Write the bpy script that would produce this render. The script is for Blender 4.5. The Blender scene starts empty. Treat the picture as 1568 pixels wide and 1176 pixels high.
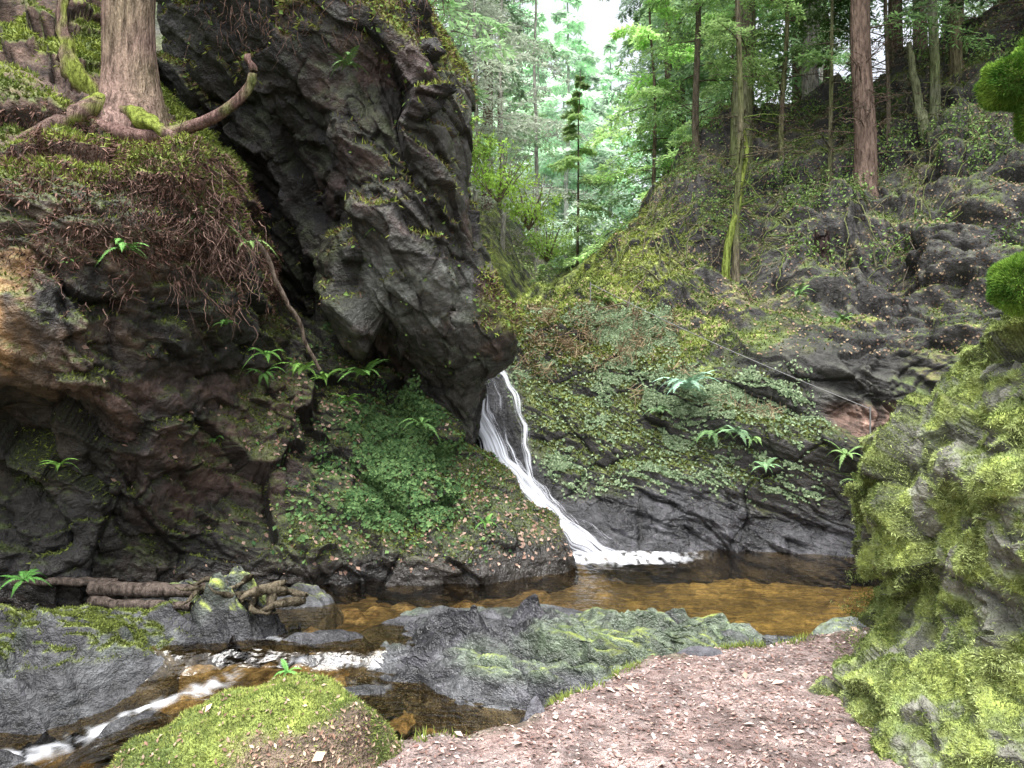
import bpy, math, random
import numpy as np
rng=np.random.default_rng(11)
random.seed(5)
R=math.radians
scene=bpy.context.scene

# ---------------------------------------------------------------- noise
def h3(ix,iy,iz,s):
    n=(ix*374761393+iy*668265263+iz*1440662683+s*974634777)&0xffffffff
    n=((n^(n>>13))*1274126177)&0xffffffff
    n=((n^(n>>15))*2246822519)&0xffffffff
    n=n^(n>>16)
    return n/4294967295.0
def vn(p,s=0):
    i=np.floor(p).astype(np.int64); f=p-i; u=f*f*(3-2*f)
    r=0
    for a in (0,1):
        wa=u[:,0] if a else 1-u[:,0]
        for b in (0,1):
            wb=u[:,1] if b else 1-u[:,1]
            for c in (0,1):
                wc=u[:,2] if c else 1-u[:,2]
                r=r+wa*wb*wc*h3(i[:,0]+a,i[:,1]+b,i[:,2]+c,s)
    return r*2-1
def fbm(p,o=4,s=0,g=.5):
    r=0;a=1;t=0
    for k in range(o):
        r=r+a*vn(p*(2.03**k)+k*7.3,s+k); t+=a; a*=g
    return r/t
def facet(p,s=0):
    i=np.floor(p).astype(np.int64); N=len(p)
    best=np.full(N,1e9); sec=np.full(N,1e9); val=np.zeros(N); idv=np.zeros(N)
    for a in (-1,0,1):
        for b in (-1,0,1):
            for c in (-1,0,1):
                cx=i[:,0]+a;cy=i[:,1]+b;cz=i[:,2]+c
                q=np.stack([cx+h3(cx,cy,cz,s+1),cy+h3(cx,cy,cz,s+2),cz+h3(cx,cy,cz,s+3)],1)
                d=p-q; dd=(d*d).sum(1)
                n1=h3(cx,cy,cz,s+4);n2=h3(cx,cy,cz,s+5);n3=h3(cx,cy,cz,s+6);n4=h3(cx,cy,cz,s+7)
                v=(d[:,0]*(n1-.5)+d[:,1]*(n2-.5)+d[:,2]*(n3-.5))*1.6+(n4-.5)
                m=dd<best
                sec=np.where(m,best,np.minimum(sec,dd))
                val=np.where(m,v,val); idv=np.where(m,n4,idv); best=np.where(m,dd,best)
    return val,np.sqrt(sec)-np.sqrt(best),idv
def sm(x,a,b):
    t=np.clip((x-a)/(b-a),0,1); return t*t*(3-2*t)
def lerp(a,b,t):
    t=np.asarray(t)[...,None]; return np.asarray(a)*(1-t)+np.asarray(b)*t

# ---------------------------------------------------------------- mesh helpers
def make(name,V,F,mat=None,col=None,smooth=True,parent=None,midx=None,mats=None,uv=None):
    me=bpy.data.meshes.new(name)
    V=np.asarray(V,dtype=np.float32)
    if not isinstance(F,list): F=[F]
    F=[np.asarray(f,dtype=np.int32) for f in F if len(f)]
    tot=np.concatenate([np.full(len(f),f.shape[1],dtype=np.int32) for f in F])
    idx=np.concatenate([f.ravel() for f in F])
    st=np.concatenate([[0],np.cumsum(tot)[:-1]]).astype(np.int32)
    me.vertices.add(len(V)); me.vertices.foreach_set('co',V.ravel())
    me.loops.add(len(idx)); me.loops.foreach_set('vertex_index',idx)
    me.polygons.add(len(tot)); me.polygons.foreach_set('loop_start',st); me.polygons.foreach_set('loop_total',tot)
    if midx is not None: me.polygons.foreach_set('material_index',np.asarray(midx,dtype=np.int32))
    me.update(calc_edges=True)
    me.polygons.foreach_set('use_smooth',np.full(len(tot),smooth))
    if col is not None:
        c=np.asarray(col,dtype=np.float32)
        if c.shape[1]==3: c=np.concatenate([c,np.zeros((len(c),1),np.float32)],1)
        at=me.attributes.new('Col','FLOAT_COLOR','POINT'); at.data.foreach_set('color',c.ravel())
    if uv is not None:
        at=me.attributes.new('flow','FLOAT_VECTOR','POINT'); at.data.foreach_set('vector',np.asarray(uv,dtype=np.float32).ravel())
    for m in (mats or [mat]): me.materials.append(m)
    ob=bpy.data.objects.new(name,me); scene.collection.objects.link(ob)
    if parent: ob.parent=parent
    return ob
def cr(n,m):
    W=np.zeros((m,n)); ts=np.linspace(0,n-1-1e-6,m)
    for k,t in enumerate(ts):
        i=int(t);f=t-i
        w=[-.5*f+f*f-.5*f**3,1-2.5*f*f+1.5*f**3,.5*f+2*f*f-1.5*f**3,-.5*f*f+.5*f**3]
        for j,x in enumerate(w): W[k,min(max(i-1+j,0),n-1)]+=x
    return W
def gs(P,nu,nv):
    P=np.array(P,float)
    A=cr(P.shape[0],nu);B=cr(P.shape[1],nv)
    return np.einsum('ua,abk,vb->uvk',A,P,B)
def gnorm(G,flip=1):
    du=np.gradient(G,axis=0);dv=np.gradient(G,axis=1)
    n=np.cross(du,dv); n/=np.linalg.norm(n,axis=2,keepdims=True)+1e-9
    return n*flip
def gfaces(nu,nv):
    i=np.arange(nu-1)[:,None]*nv+np.arange(nv-1)[None]
    i=i.ravel(); return np.stack([i,i+nv,i+nv+1,i+1],1)
def bc(col,w): return np.concatenate([col,np.asarray(w).reshape(-1,1)],1)

def sample(G,mask,n,flip=1,extra=None):
    """random points on a grid surface weighted by mask*area"""
    du=G[1:,:-1]-G[:-1,:-1];dv=G[:-1,1:]-G[:-1,:-1]
    c=np.cross(du,dv)*flip; ar=np.linalg.norm(c,axis=2)
    w=(ar*np.clip(mask[:-1,:-1],0,None)).ravel(); w/=w.sum()
    k=rng.choice(len(w),n,p=w); a=rng.random((n,1));b=rng.random((n,1))
    o=G[:-1,:-1].reshape(-1,3)[k]
    p=o+a*du.reshape(-1,3)[k]+b*dv.reshape(-1,3)[k]
    nn=c.reshape(-1,3)[k]; nn/=np.linalg.norm(nn,axis=1,keepdims=True)+1e-9
    return p,nn
def rv(n): 
    v=rng.normal(size=(n,3)); return v/np.linalg.norm(v,axis=1,keepdims=True)
def nz(v): return v/(np.linalg.norm(v,axis=1,keepdims=True)+1e-9)
def blades(p,n,L,W,tilt,col,up=.0,cv=.25):
    N=len(p); d=nz(n+rv(N)*tilt+np.array([0,0,up])); s=nz(np.cross(d,rv(N)))
    L=(L*(.5+rng.random((N,1)))); W=W*(.6+.8*rng.random((N,1)))
    V=np.stack([p-s*W-n*.004,p+s*W-n*.004,p+d*L],1).reshape(-1,3)
    f=np.arange(N*3).reshape(-1,3)
    c=np.asarray(col)*(1+cv*(rng.random((N,1))*2-1))
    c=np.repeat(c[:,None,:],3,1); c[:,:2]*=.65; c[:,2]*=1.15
    return V,f,c.reshape(-1,3)
def leaves(p,n,S,tilt,col,off=.01,asp=.7,cv=.3):
    N=len(p); m=nz(n+rv(N)*tilt); t=nz(np.cross(m,rv(N))); s=np.cross(m,t)
    S=S*(.55+.9*rng.random((N,1)))
    b=p+n*off
    V=np.stack([b-t*S*.5,b-s*S*.5*asp+m*S*.08,b+t*S*.5-m*S*.05,b+s*S*.5*asp+m*S*.08],1).reshape(-1,3)
    f=np.arange(N*4).reshape(-1,4)
    c=np.asarray(col)*(1+cv*(rng.random((N,1))*2-1))
    return V,f,np.repeat(c[:,None,:],4,1).reshape(-1,3)
def tube(P,Rr,sides=6):
    P=np.asarray(P,float); n=len(P); Rr=np.broadcast_to(np.asarray(Rr,float),(n,))
    T=nz(np.gradient(P,axis=0)); ref=np.array([0.31,.95,.05]) if abs(T[0,2])>.7 else np.array([0,0,1.])
    a=nz(np.cross(T,ref)); b=np.cross(T,a)
    th=np.linspace(0,2*np.pi,sides,endpoint=False)
    V=P[:,None]+Rr[:,None,None]*(np.cos(th)[None,:,None]*a[:,None]+np.sin(th)[None,:,None]*b[:,None])
    F=[]
    for i in range(n-1):
        for j in range(sides):
            k=(j+1)%sides; F.append((i*sides+j,i*sides+k,(i+1)*sides+k,(i+1)*sides+j))
    return V.reshape(-1,3),np.array(F)
class Acc:
    def __init__(s): s.V=[];s.F=[];s.C=[];s.M=[];s.n=0
    def add(s,V,F,C,m=0):
        s.V.append(V); s.F.append(np.asarray(F)+s.n); s.n+=len(V)
        C=np.asarray(C,float)
        if C.ndim==1: C=np.tile(C,(len(V),1))
        s.C.append(C); s.M.append(np.full(len(F),m))
    def make(s,name,mats,parent=None,smooth=True):
        return make(name,np.concatenate(s.V),s.F,mats=mats,col=np.concatenate(s.C),smooth=smooth,parent=parent,midx=np.concatenate(s.M))

# ---------------------------------------------------------------- materials
def newmat(n):
    m=bpy.data.materials.new(n); m.use_nodes=True; nt=m.node_tree; nt.nodes.clear()
    return m,nt,nt.nodes,nt.links
def rockmat(name,bump=.6,sc=9.0,rough0=.85,rough1=.27,vary=(.45,1.5)):
    m,nt,N,L=newmat(name)
    at=N.new('ShaderNodeAttribute');at.attribute_name='Col'
    tc=N.new('ShaderNodeTexCoord')
    n1=N.new('ShaderNodeTexNoise');n1.inputs['Scale'].default_value=sc;n1.inputs['Detail'].default_value=4;n1.inputs['Roughness'].default_value=.75
    L.new(tc.outputs['Object'],n1.inputs['Vector'])
    mp=N.new('ShaderNodeMapping');mp.inputs['Rotation'].default_value=(.3,.55,.2);mp.inputs['Scale'].default_value=(1.2,1.5,4)
    L.new(tc.outputs['Object'],mp.inputs['Vector'])
    n2=N.new('ShaderNodeTexNoise');n2.inputs['Scale'].default_value=3.0;n2.inputs['Detail'].default_value=3;n2.inputs['Roughness'].default_value=.7
    L.new(mp.outputs['Vector'],n2.inputs['Vector'])
    r1=N.new('ShaderNodeMapRange');r1.inputs[1].default_value=.3;r1.inputs[2].default_value=.7;r1.inputs[3].default_value=vary[0];r1.inputs[4].default_value=vary[1]
    L.new(n1.outputs['Fac'],r1.inputs[0])
    r2=N.new('ShaderNodeMapRange');r2.inputs[1].default_value=.35;r2.inputs[2].default_value=.65;r2.inputs[3].default_value=.6;r2.inputs[4].default_value=1.35
    L.new(n2.outputs['Fac'],r2.inputs[0])
    mu=N.new('ShaderNodeMath');mu.operation='MULTIPLY';L.new(r1.outputs[0],mu.inputs[0]);L.new(r2.outputs[0],mu.inputs[1])
    vm=N.new('ShaderNodeVectorMath');vm.operation='SCALE';L.new(at.outputs['Color'],vm.inputs[0]);L.new(mu.outputs[0],vm.inputs['Scale'])
    bp=N.new('ShaderNodeBump');bp.inputs['Strength'].default_value=bump;bp.inputs['Distance'].default_value=.12
    L.new(n1.outputs['Fac'],bp.inputs['Height'])
    b=N.new('ShaderNodeBsdfPrincipled')
    rr=N.new('ShaderNodeMapRange');rr.inputs[3].default_value=rough0;rr.inputs[4].default_value=rough1;L.new(at.outputs['Alpha'],rr.inputs[0])
    L.new(vm.outputs[0],b.inputs['Base Color']);L.new(bp.outputs[0],b.inputs['Normal']);L.new(rr.outputs[0],b.inputs['Roughness'])
    b.inputs['Specular IOR Level'].default_value=.45
    o=N.new('ShaderNodeOutputMaterial');L.new(b.outputs[0],o.inputs[0]); return m
def leafmat(name,tr=.35,rnd=True):
    m,nt,N,L=newmat(name)
    at=N.new('ShaderNodeAttribute');at.attribute_name='Col'
    d=N.new('ShaderNodeBsdfDiffuse')
    vm=N.new('ShaderNodeVectorMath');vm.operation='SCALE';L.new(at.outputs['Color'],vm.inputs[0]);vm.inputs['Scale'].default_value=1.0
    if rnd:
        oi=N.new('ShaderNodeObjectInfo');r=N.new('ShaderNodeMapRange');r.inputs[3].default_value=.75;r.inputs[4].default_value=1.25
        L.new(oi.outputs['Random'],r.inputs[0]);L.new(r.outputs[0],vm.inputs['Scale'])
    L.new(vm.outputs[0],d.inputs['Color']);out=d
    if tr>0:
        t=N.new('ShaderNodeBsdfTranslucent');mx=N.new('ShaderNodeMixShader');mx.inputs[0].default_value=tr
        L.new(vm.outputs[0],t.inputs['Color']);L.new(d.outputs[0],mx.inputs[1]);L.new(t.outputs[0],mx.inputs[2]);out=mx
    o=N.new('ShaderNodeOutputMaterial');L.new(out.outputs[0],o.inputs[0]); return m
def barkmat(name):
    m,nt,N,L=newmat(name)
    at=N.new('ShaderNodeAttribute');at.attribute_name='Col';tc=N.new('ShaderNodeTexCoord')
    mp=N.new('ShaderNodeMapping');mp.inputs['Scale'].default_value=(14,14,2.6);L.new(tc.outputs['Object'],mp.inputs['Vector'])
    n=N.new('ShaderNodeTexNoise');n.inputs['Scale'].default_value=1.5;n.inputs['Detail'].default_value=4;n.inputs['Roughness'].default_value=.7;L.new(mp.outputs[0],n.inputs['Vector'])
    r=N.new('ShaderNodeMapRange');r.inputs[1].default_value=.35;r.inputs[2].default_value=.65;r.inputs[3].default_value=.35;r.inputs[4].default_value=1.5;L.new(n.outputs['Fac'],r.inputs[0])
    vm=N.new('ShaderNodeVectorMath');vm.operation='SCALE';L.new(at.outputs['Color'],vm.inputs[0]);L.new(r.outputs[0],vm.inputs['Scale'])
    bp=N.new('ShaderNodeBump');bp.inputs['Strength'].default_value=1.0;bp.inputs['Distance'].default_value=.08;L.new(n.outputs['Fac'],bp.inputs['Height'])
    b=N.new('ShaderNodeBsdfDiffuse')
    L.new(vm.outputs[0],b.inputs['Color']);L.new(bp.outputs[0],b.inputs['Normal'])
    o=N.new('ShaderNodeOutputMaterial');L.new(b.outputs[0],o.inputs[0]); return m
ROCK=rockmat('rock');GROUND=rockmat('earth',bump=.9,sc=14,vary=(.5,1.5));LEAF=leafmat('leaf',0);TREELEAF=leafmat('tree_leaf',.4)
MOSS=leafmat('moss',0,False);BARK=barkmat('bark')
LITTER=leafmat('dead_leaf',0,False)

moss_b=np.array([.29,.35,.08]);moss_g=np.array([.125,.175,.048]);moss_d=np.array([.058,.075,.03])
rk_d=np.array([.028,.026,.025]);brn=np.array([.14,.09,.07]);orange=np.array([.50,.29,.12])

# ---------------------------------------------------------------- rock displacement
def rockdisp(p,amp=1.0,dip=(.35,.2),seed=0,sq=1.35,s1=.8,soft=0.,strata=1.):
    w=fbm(p*.9,3,seed+50)*.45
    zz=p[:,2]+dip[0]*p[:,0]+dip[1]*p[:,1]
    q=np.stack([p[:,0]+w,p[:,1]-w,zz*sq+w],1)
    f1,e1,i1=facet(q*s1,seed+1); f2,e2,i2=facet(q*np.array([1.9,1.9,2.2])+fbm(p*3,2,seed+51)[:,None]*.25,seed+2)
    f3,e3,i3=facet(q*np.array([5.,5.,6.5]),seed+3)
    if soft: f1=f1*(1-soft+soft*sm(e1,0,.3));f2=f2*(1-soft+soft*sm(e2,0,.3));f3=f3*(1-soft+soft*sm(e3,0,.3))
    stq=np.stack([p[:,0]*.9+w*.5,p[:,1]*.9,zz*5.5+w*2],1)
    S=fbm(stq,4,seed+30)
    d=.34*f1+.11*f2+.03*f3+.12*fbm(p*1.4,4,seed+9)+.035*fbm(p*6,4,seed+12)+.055*S*strata
    crack=np.minimum(.25+.75*sm(e1,0,.06),.55+.45*sm(e2,0,.07))*(.7+.45*sm(S,-.35,.15))
    d-= .04*(1-np.clip(crack,0,1))
    return d*amp,np.clip(crack,0,1.15),i2

# ================================================================ LEFT CLIFF
A=[
[(-6.8,6.0,-.9),(-6.7,6.2,.3),(-6.5,6.2,1.2),(-6.4,6.1,2.0),(-6.3,6.1,2.8),(-6.4,6.4,3.5),(-6.8,7.4,4.7),(-7.5,9.5,6.8)],
[(-4.5,6.6,-.9),(-4.5,6.8,.0),(-4.45,6.9,.9),(-4.05,5.95,1.75),(-4.05,6.0,2.8),(-4.1,6.1,3.35),(-4.75,7.0,4.5),(-5.8,9,6.6)],
[(-3.8,7.1,-.9),(-3.8,7.2,-.2),(-3.65,7.1,.7),(-3.45,6.7,1.5),(-3.3,6.5,2.4),(-3.4,6.5,3.5),(-3.9,7.4,4.35),(-4.8,9.2,5.9)],
[(-3.1,7.6,-.9),(-3.1,7.7,-.2),(-3.15,8.1,.6),(-3.1,8.5,1.5),(-2.98,7.9,2.5),(-2.9,7.2,3.7),(-3.2,7.8,4.1),(-4.2,9.6,4.8)],
[(-2.4,7.6,-.9),(-2.42,7.8,-.3),(-2.5,8.3,.3),(-2.65,8.8,1.0),(-2.85,9.1,1.7),(-3.0,9.5,2.4),(-3.2,9.9,3.0),(-3.6,10.4,3.6)],
[(-1.6,7.9,-.9),(-1.6,8.1,-.3),(-1.62,8.5,.2),(-1.7,8.8,.7),(-1.85,9.1,1.2),(-2.05,9.4,1.65),(-2.25,9.8,2.1),(-2.5,10.6,2.4)],
[(-.32,8.1,-.9),(-.5,8.3,-.35),(-.7,8.7,.05),(-.83,9.0,.45),(-.95,9.3,.85),(-1.07,9.7,1.3),(-1.2,10.1,1.7),(-1.4,10.8,2)],
[(.5,8.5,-.9),(.55,8.75,-.5),(.3,9.1,-.15),(-.1,9.5,.25),(-.45,9.8,.62),(-.62,10.1,1.04),(-.72,10.5,1.5),(-.9,11.2,1.9)],
[(.8,9.1,-.9),(.72,9.35,-.5),(.45,9.6,-.2),(0,10.0,.2),(-.42,10.3,.6),(-.6,10.6,1.0),(-.7,11,1.4),(-.9,11.8,1.6)]]
nu,nv=480,380
GA=gs(A,nu,nv); n=gnorm(GA)
if n[nu//2,nv//3,1]>0: n=-n
fa=1 if (gnorm(GA)[nu//2,nv//3]*n[nu//2,nv//3]).sum()>0 else -1
p=GA.reshape(-1,3); d,crk,idc=rockdisp(p,1.0,seed=3,strata=1.3)
am=1-.45*sm(p[:,0],-.9,.2)
GA=(p+n.reshape(-1,3)*(d*am)[:,None]).reshape(nu,nv,3); NA=gnorm(GA,fa)
P_=GA.reshape(-1,3);N_=NA.reshape(-1,3);x,y,z=P_.T
nzv=N_[:,2]; f=fbm(P_*1.3,4,31); f2=fbm(P_*4,3,37)
col=lerp(rk_d,np.array([.060,.051,.042]),sm(f,-.3,.4))
st=sm(-x,2.9,3.4)*sm(z,1.0,1.6)*(1-sm(z,2.9,3.3))*sm(f+f2*.5,-.4,.3)
col=lerp(col,np.array([.15,.10,.07]),st*.7)
ost=sm(-x,3.82,4.1)*sm(z,1.6,1.85)*(1-sm(z,2.6,2.9))*sm(fbm(P_*np.array([3.5,3.5,.9]),3,38),-.3,.25); col=lerp(col,orange,ost*.9)
rb=sm(-x,2.2,2.7)*(1-sm(-x,3.6,3.9))*sm(z,-.1,.3)*(1-sm(z,1.5,1.9))
col=lerp(col,np.array([.105,.068,.058]),rb*sm(f2,-.6,.3)*.9)
bank=sm(x,-2.9,-2.3)*sm(z,-.45,-.05)*(1-sm(x,-.4,.1))
mossA=np.clip(bank*sm(nzv+f*.7,-.1,.45),0,1)
col=lerp(col,lerp(moss_d,moss_g,sm(f2,-.3,.5)),mossA*.8)
top=sm(z,3.2,3.5)*sm(-x,2.5,2.8)
mossT=np.clip(top*sm(nzv+f*.9,.15,.5),0,1)
col=lerp(col,brn*1.1,top*.7); col=lerp(col,lerp(moss_g,moss_b,sm(f2,-.3,.3)),mossT*sm(f,-.35,.1))
lowm=sm(nzv+f*.8,.1,.6)*(1-bank)*(1-top)*sm(z,-.4,0); col=lerp(col,moss_g*.8,lowm*.6)
wet=np.clip(sm(x,-.9,-.2)+ (1-sm(z,-.5,-.1))*.8+.45*(1-mossA)*(1-top),0,1)
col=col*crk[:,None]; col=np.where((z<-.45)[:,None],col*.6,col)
cliff=make('rock_cliff',P_,gfaces(nu,nv) if fa>0 else gfaces(nu,nv)[:,::-1],ROCK,bc(col,wet))
mA=mossA.reshape(nu,nv);mT=mossT.reshape(nu,nv)
pp,pn=sample(GA,(mossA*sm(f,-.3,.2)+.35*lowm).reshape(nu,nv),46000,fa); V,F,C=blades(pp,pn,.035,.008,.8,lerp(moss_d*1.2,moss_b*.8,rng.random(len(pp)))); make('moss_tufts',V,F,MOSS,C,False,cliff)
pp,pn=sample(GA,mT*sm(f,-.35,0).reshape(nu,nv),64000,fa); V,F,C=blades(pp,pn,.045,.009,.8,lerp(moss_g,moss_b,sm(fbm(pp*3,3,9),-.3,.2)*.8+.2*rng.random(len(pp)))); make('moss_tufts',V,F,MOSS,C,False,cliff)
mk=(sm(z,2.2,2.9)*(1-sm(z,3.9,4.4))*sm(-x,2.4,2.7)*sm(f2+.9*f,-.15,.12)).reshape(nu,nv)
pp,pn=sample(GA,mk,50000,fa);V,F,C=blades(pp,pn,.055,.007,.9,lerp(np.array([.07,.045,.035]),np.array([.34,.21,.17]),rng.random(len(pp))**1.3),-.6);make('root_mat',V,F,LITTER,C,False,cliff)
ivm=(sm(x,-2.6,-2.2)*(1-sm(x,-1.0,-.5))*sm(z,-.15,.15)*(1-sm(z,1.15,1.5))*sm(f+.6*f2,-.12,.18)).reshape(nu,nv)
pp,pn=sample(GA,ivm+.06*mA,14000,fa); V,F,C=leaves(pp,pn*.8+np.array([0,-.2,.2]),.052,.65,lerp(np.array([.05,.11,.045]),np.array([.16,.26,.10]),rng.random(len(pp))),.025)
make('ivy',V,F,LEAF,C,False)
pp,pn=sample(GA,(sm(nzv,.2,.6)*sm(x,-4,-2)*(z<2)*(z>-.5)).reshape(nu,nv),2500,fa);V,F,C=leaves(pp,pn,.05,.4,lerp(np.array([.2,.12,.09]),np.array([.42,.31,.25]),rng.random(2500)),.01);make('leaf_litter',V,F,LITTER,C,False)
# ================================================================ OVERHANG
B=[
[(-4.7,9.6,.6),(-4.7,9.6,1.9),(-4.7,9.6,2.7),(-4.65,9.5,3.6),(-4.6,9.4,4.8),(-4.5,9.1,6.0),(-4.5,8.7,7.2),(-4.6,10,8.5)],
[(-3.9,9.8,.6),(-3.85,10.2,1.9),(-3.75,10.1,2.7),(-3.65,9.8,3.6),(-3.5,9.2,4.7),(-3.35,8.4,5.7),(-3.3,8.0,6.8),(-3.3,9.5,8.2)],
[(-2.95,9.9,.6),(-2.9,10.4,1.85),(-2.8,10.3,2.6),(-2.6,9.5,3.5),(-2.45,8.7,4.5),(-2.3,7.9,5.5),(-2.25,7.7,6.5),(-2.3,9.2,7.6)],
[(-2.15,10,.6),(-2.1,9.8,1.8),(-1.85,8.6,2.35),(-1.75,8.15,3.3),(-1.75,8.0,4.4),(-1.65,7.7,5.4),(-1.6,7.8,6.2),(-1.7,9.3,6.9)],
[(-1.3,10,.7),(-1.25,9.5,1.75),(-1.08,8.5,2.2),(-1.02,8.1,3.3),(-1.02,8.0,4.4),(-1.0,7.85,5.3),(-1.0,8.2,5.8),(-1.2,9.8,6.1)],
[(-.8,10.1,.5),(-.72,9.6,1.5),(-.55,8.9,2.1),(-.62,8.5,3.4),(-.63,8.4,4.5),(-.65,8.4,5.2),(-.75,8.9,5.6),(-1.0,10.4,5.8)],
[(-.6,10.7,.5),(-.55,10.2,1.5),(-.02,9.3,2.3),(-.45,9.2,3.5),(-.5,9.1,4.7),(-.55,9.1,5.2),(-.75,9.6,5.6),(-1.2,11,5.8)],
[(-.9,12,.5),(-.9,11.8,1.6),(-.6,11.3,2.4),(-.9,11.3,3.5),(-1,11.3,4.7),(-1.1,11.3,5.2),(-1.4,11.6,5.6),(-2,12.5,5.8)]]
nu,nv=430,430
GB=gs(B,nu,nv); n=gnorm(GB)
if n[nu//2,nv//2,1]>0: n=-n
fb=1 if (gnorm(GB)[nu//2,nv//2]*n[nu//2,nv//2]).sum()>0 else -1
p=GB.reshape(-1,3); d,crk,idc=rockdisp(p,1.0,dip=(.9,.1),seed=20,sq=1.3,strata=.9)
am=(1-.5*sm(p[:,0],-.9,-.5))*(1-.5*sm(p[:,2],4.9,5.3))
GB=(p+n.reshape(-1,3)*(d*am)[:,None]).reshape(nu,nv,3); NB=gnorm(GB,fb)
P_=GB.reshape(-1,3);N_=NB.reshape(-1,3);x,y,z=P_.T;nzv=N_[:,2];f=fbm(P_*1.2,4,61);f2=fbm(P_*4,3,67)
col=lerp(np.array([.030,.028,.027]),np.array([.073,.069,.064]),sm(f+.3*f2,-.3,.4))
col=lerp(col,np.array([.14,.15,.135]),sm(x,-2.2,-1.7)*sm(z,2.1,2.4)*(1-sm(z,2.9,3.3))*sm(f2,-.4,.2)*.8)
col=lerp(col,np.array([.10,.062,.055]),sm(f2-f,.0,.5)*.5)
col=lerp(col,np.array([.020,.019,.019]),sm(-x,1.9,2.5)*.8)  # shade of the left recess painted into the rock colour
m=sm(nzv+f*.5,.5,.85)*sm(z,2.2,3.4)*.8; m=np.maximum(m,sm(z,5.0,5.4)*sm(nzv+f,-.2,.2)*sm(f2,-.4,0)); m=np.maximum(m,.9*sm(x,-.5,-.3)*sm(z,2.15,2.35)*(1-sm(z,2.8,3.1))*sm(nzv+.4,-.2,.4))
grn=sm(fbm(P_*2.5,3,71),-.05,.35)*.65*sm(nzv,-.4,.2)
col=lerp(col,moss_d*.9,grn); mossB=np.clip(m,0,1); col=lerp(col,lerp(brn,moss_b,sm(f2,-.2,.2)),mossB*.85)
col=col*crk[:,None]; wet=.5*(1-mossB)
over=make('overhanging_rock',P_,gfaces(nu,nv) if fb>0 else gfaces(nu,nv)[:,::-1],ROCK,bc(col,wet))
pp,pn=sample(GB,mossB.reshape(nu,nv),40000,fb); V,F,C=blades(pp,pn,.06,.010,.9,lerp(brn*1.2,moss_b,sm(rng.random(len(pp)),.2,.7)),-.2); make('moss_tufts',V,F,MOSS,C,False,over)
pp,pn=sample(GB,(mossB+.04*sm(x,-2.2,-1.4)).reshape(nu,nv),3000,fb); V,F,C=leaves(pp,pn,.05,.7,np.array([.13,.21,.06]),.03); make('small_leaves',V,F,LEAF,C,False,over)

# ================================================================ RIGHT HILLSIDE
H=[
[(.3,9.9,-1.1),(0,10.4,-.4),(-.5,10.8,.2),(-.9,11.2,.75),(-1,11.6,1.4),(-1.2,12,1.9),(-1.3,13.2,2.4),(-1.2,16.2,4),(-1,20,6),(-.5,26,8)],
[(.9,9.4,-1),(.55,9.85,-.3),(.1,10.2,.2),(-.25,10.6,.75),(-.45,11.0,1.4),(-.55,11.5,1.85),(-.5,13,2.1),(-.2,16,2.8),(.3,20,3.8),(.8,26,5.0)],
[(1.5,9.4,-1),(1.2,9.9,-.3),(.8,10.3,.2),(.55,10.7,.75),(.3,11.1,1.4),(.1,11.6,2.0),(.1,12.4,2.65),(.7,14.5,3.1),(1.2,19,3.9),(1.8,26,5.5)],
[(2.4,9.5,-1),(2.1,9.9,-.2),(1.8,10.2,.3),(1.45,10.6,.9),(1.1,11.1,1.5),(.85,11.6,2.1),(.75,12.3,2.7),(1.3,13.5,2.95),(1.9,14.6,4.2),(2.9,18,5.3)],
[(3.25,9.5,-1),(3.0,9.8,-.2),(2.75,10,.35),(2.45,10.3,.85),(2.1,10.7,1.5),(1.85,11.3,2.1),(1.95,12.2,2.55),(2.45,13.2,3.95),(3.2,14.6,5.1),(4.0,17,6.9)],
[(4.2,9.2,-1),(4.05,9.5,-.3),(3.85,9.6,.15),(3.55,9.7,.55),(3.1,9.9,1.15),(3.05,10.4,1.45),(3.2,10.9,2.1),(3.6,12.5,3.2),(4.35,14,4.8),(5.2,16.5,7.8)],
[(4.75,9.1,-1),(4.6,9.2,-.3),(4.5,9.2,.1),(4.4,9.2,.5),(4.32,9.4,.92),(4.6,10,1.0),(4.75,10.25,2.0),(5.2,12,3.0),(6.0,13.5,4.5),(7.5,16.5,8.2)],
[(5.6,8.8,-1),(5.5,8.9,-.3),(5.4,9.0,.1),(5.3,9.1,.5),(5.3,9.3,.85),(5.6,10,1.0),(5.75,10.2,2.1),(6.3,11.4,3.1),(7.2,12.5,4.6),(9.5,16,9.2)],
[(7.2,7.5,-1),(7.2,7.7,-.3),(7.1,7.8,.1),(7.0,7.9,.5),(7.0,8.1,.9),(7.4,8.9,1.1),(7.7,9.3,2.2),(8.4,10.2,3.8),(9.6,11.5,5.8),(12.5,15,11)],
[(8.5,5,-1),(8.5,5,-.3),(8.4,5,.1),(8.4,5.2,.6),(8.4,5.4,1.0),(8.8,6,1.5),(9.2,6.5,3),(10,7.5,5),(11.5,9,7.5),(15,12,13)]]
nu,nv=560,680
GH=gs(H,nu,nv); n=gnorm(GH); fh=1
if n[nu//2,nv//2,2]<0: n=-n; fh=-1
p=GH.reshape(-1,3)
wet0=(1-sm(p[:,2]+.12*(p[:,0]-1),.1,.5))
d,crk,idc=rockdisp(p,1.0,dip=(.45,.0),seed=40,sq=1.35,soft=.7,strata=1.2+1.6*wet0+.8*sm(p[:,0],3.5,5))
dw=np.abs(p[:,0]-np.interp(p[:,2],[-.6,-.2,.2,.6,1.1,1.9],[.95,.58,.14,-.2,-.4,-.5]))
am=(.35+.65*sm(dw,.25,.9))*(.7+.95*sm(p[:,0],4.0,5.5))*(1-.35*sm(p[:,1],11,12)*(1-sm(p[:,0],2,3)))
am=am*(1-.35*sm(p[:,2],5,6.5))
upm=sm(p[:,1],10.8,12.3)*(1-.5*sm(p[:,1],16,20))
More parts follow.
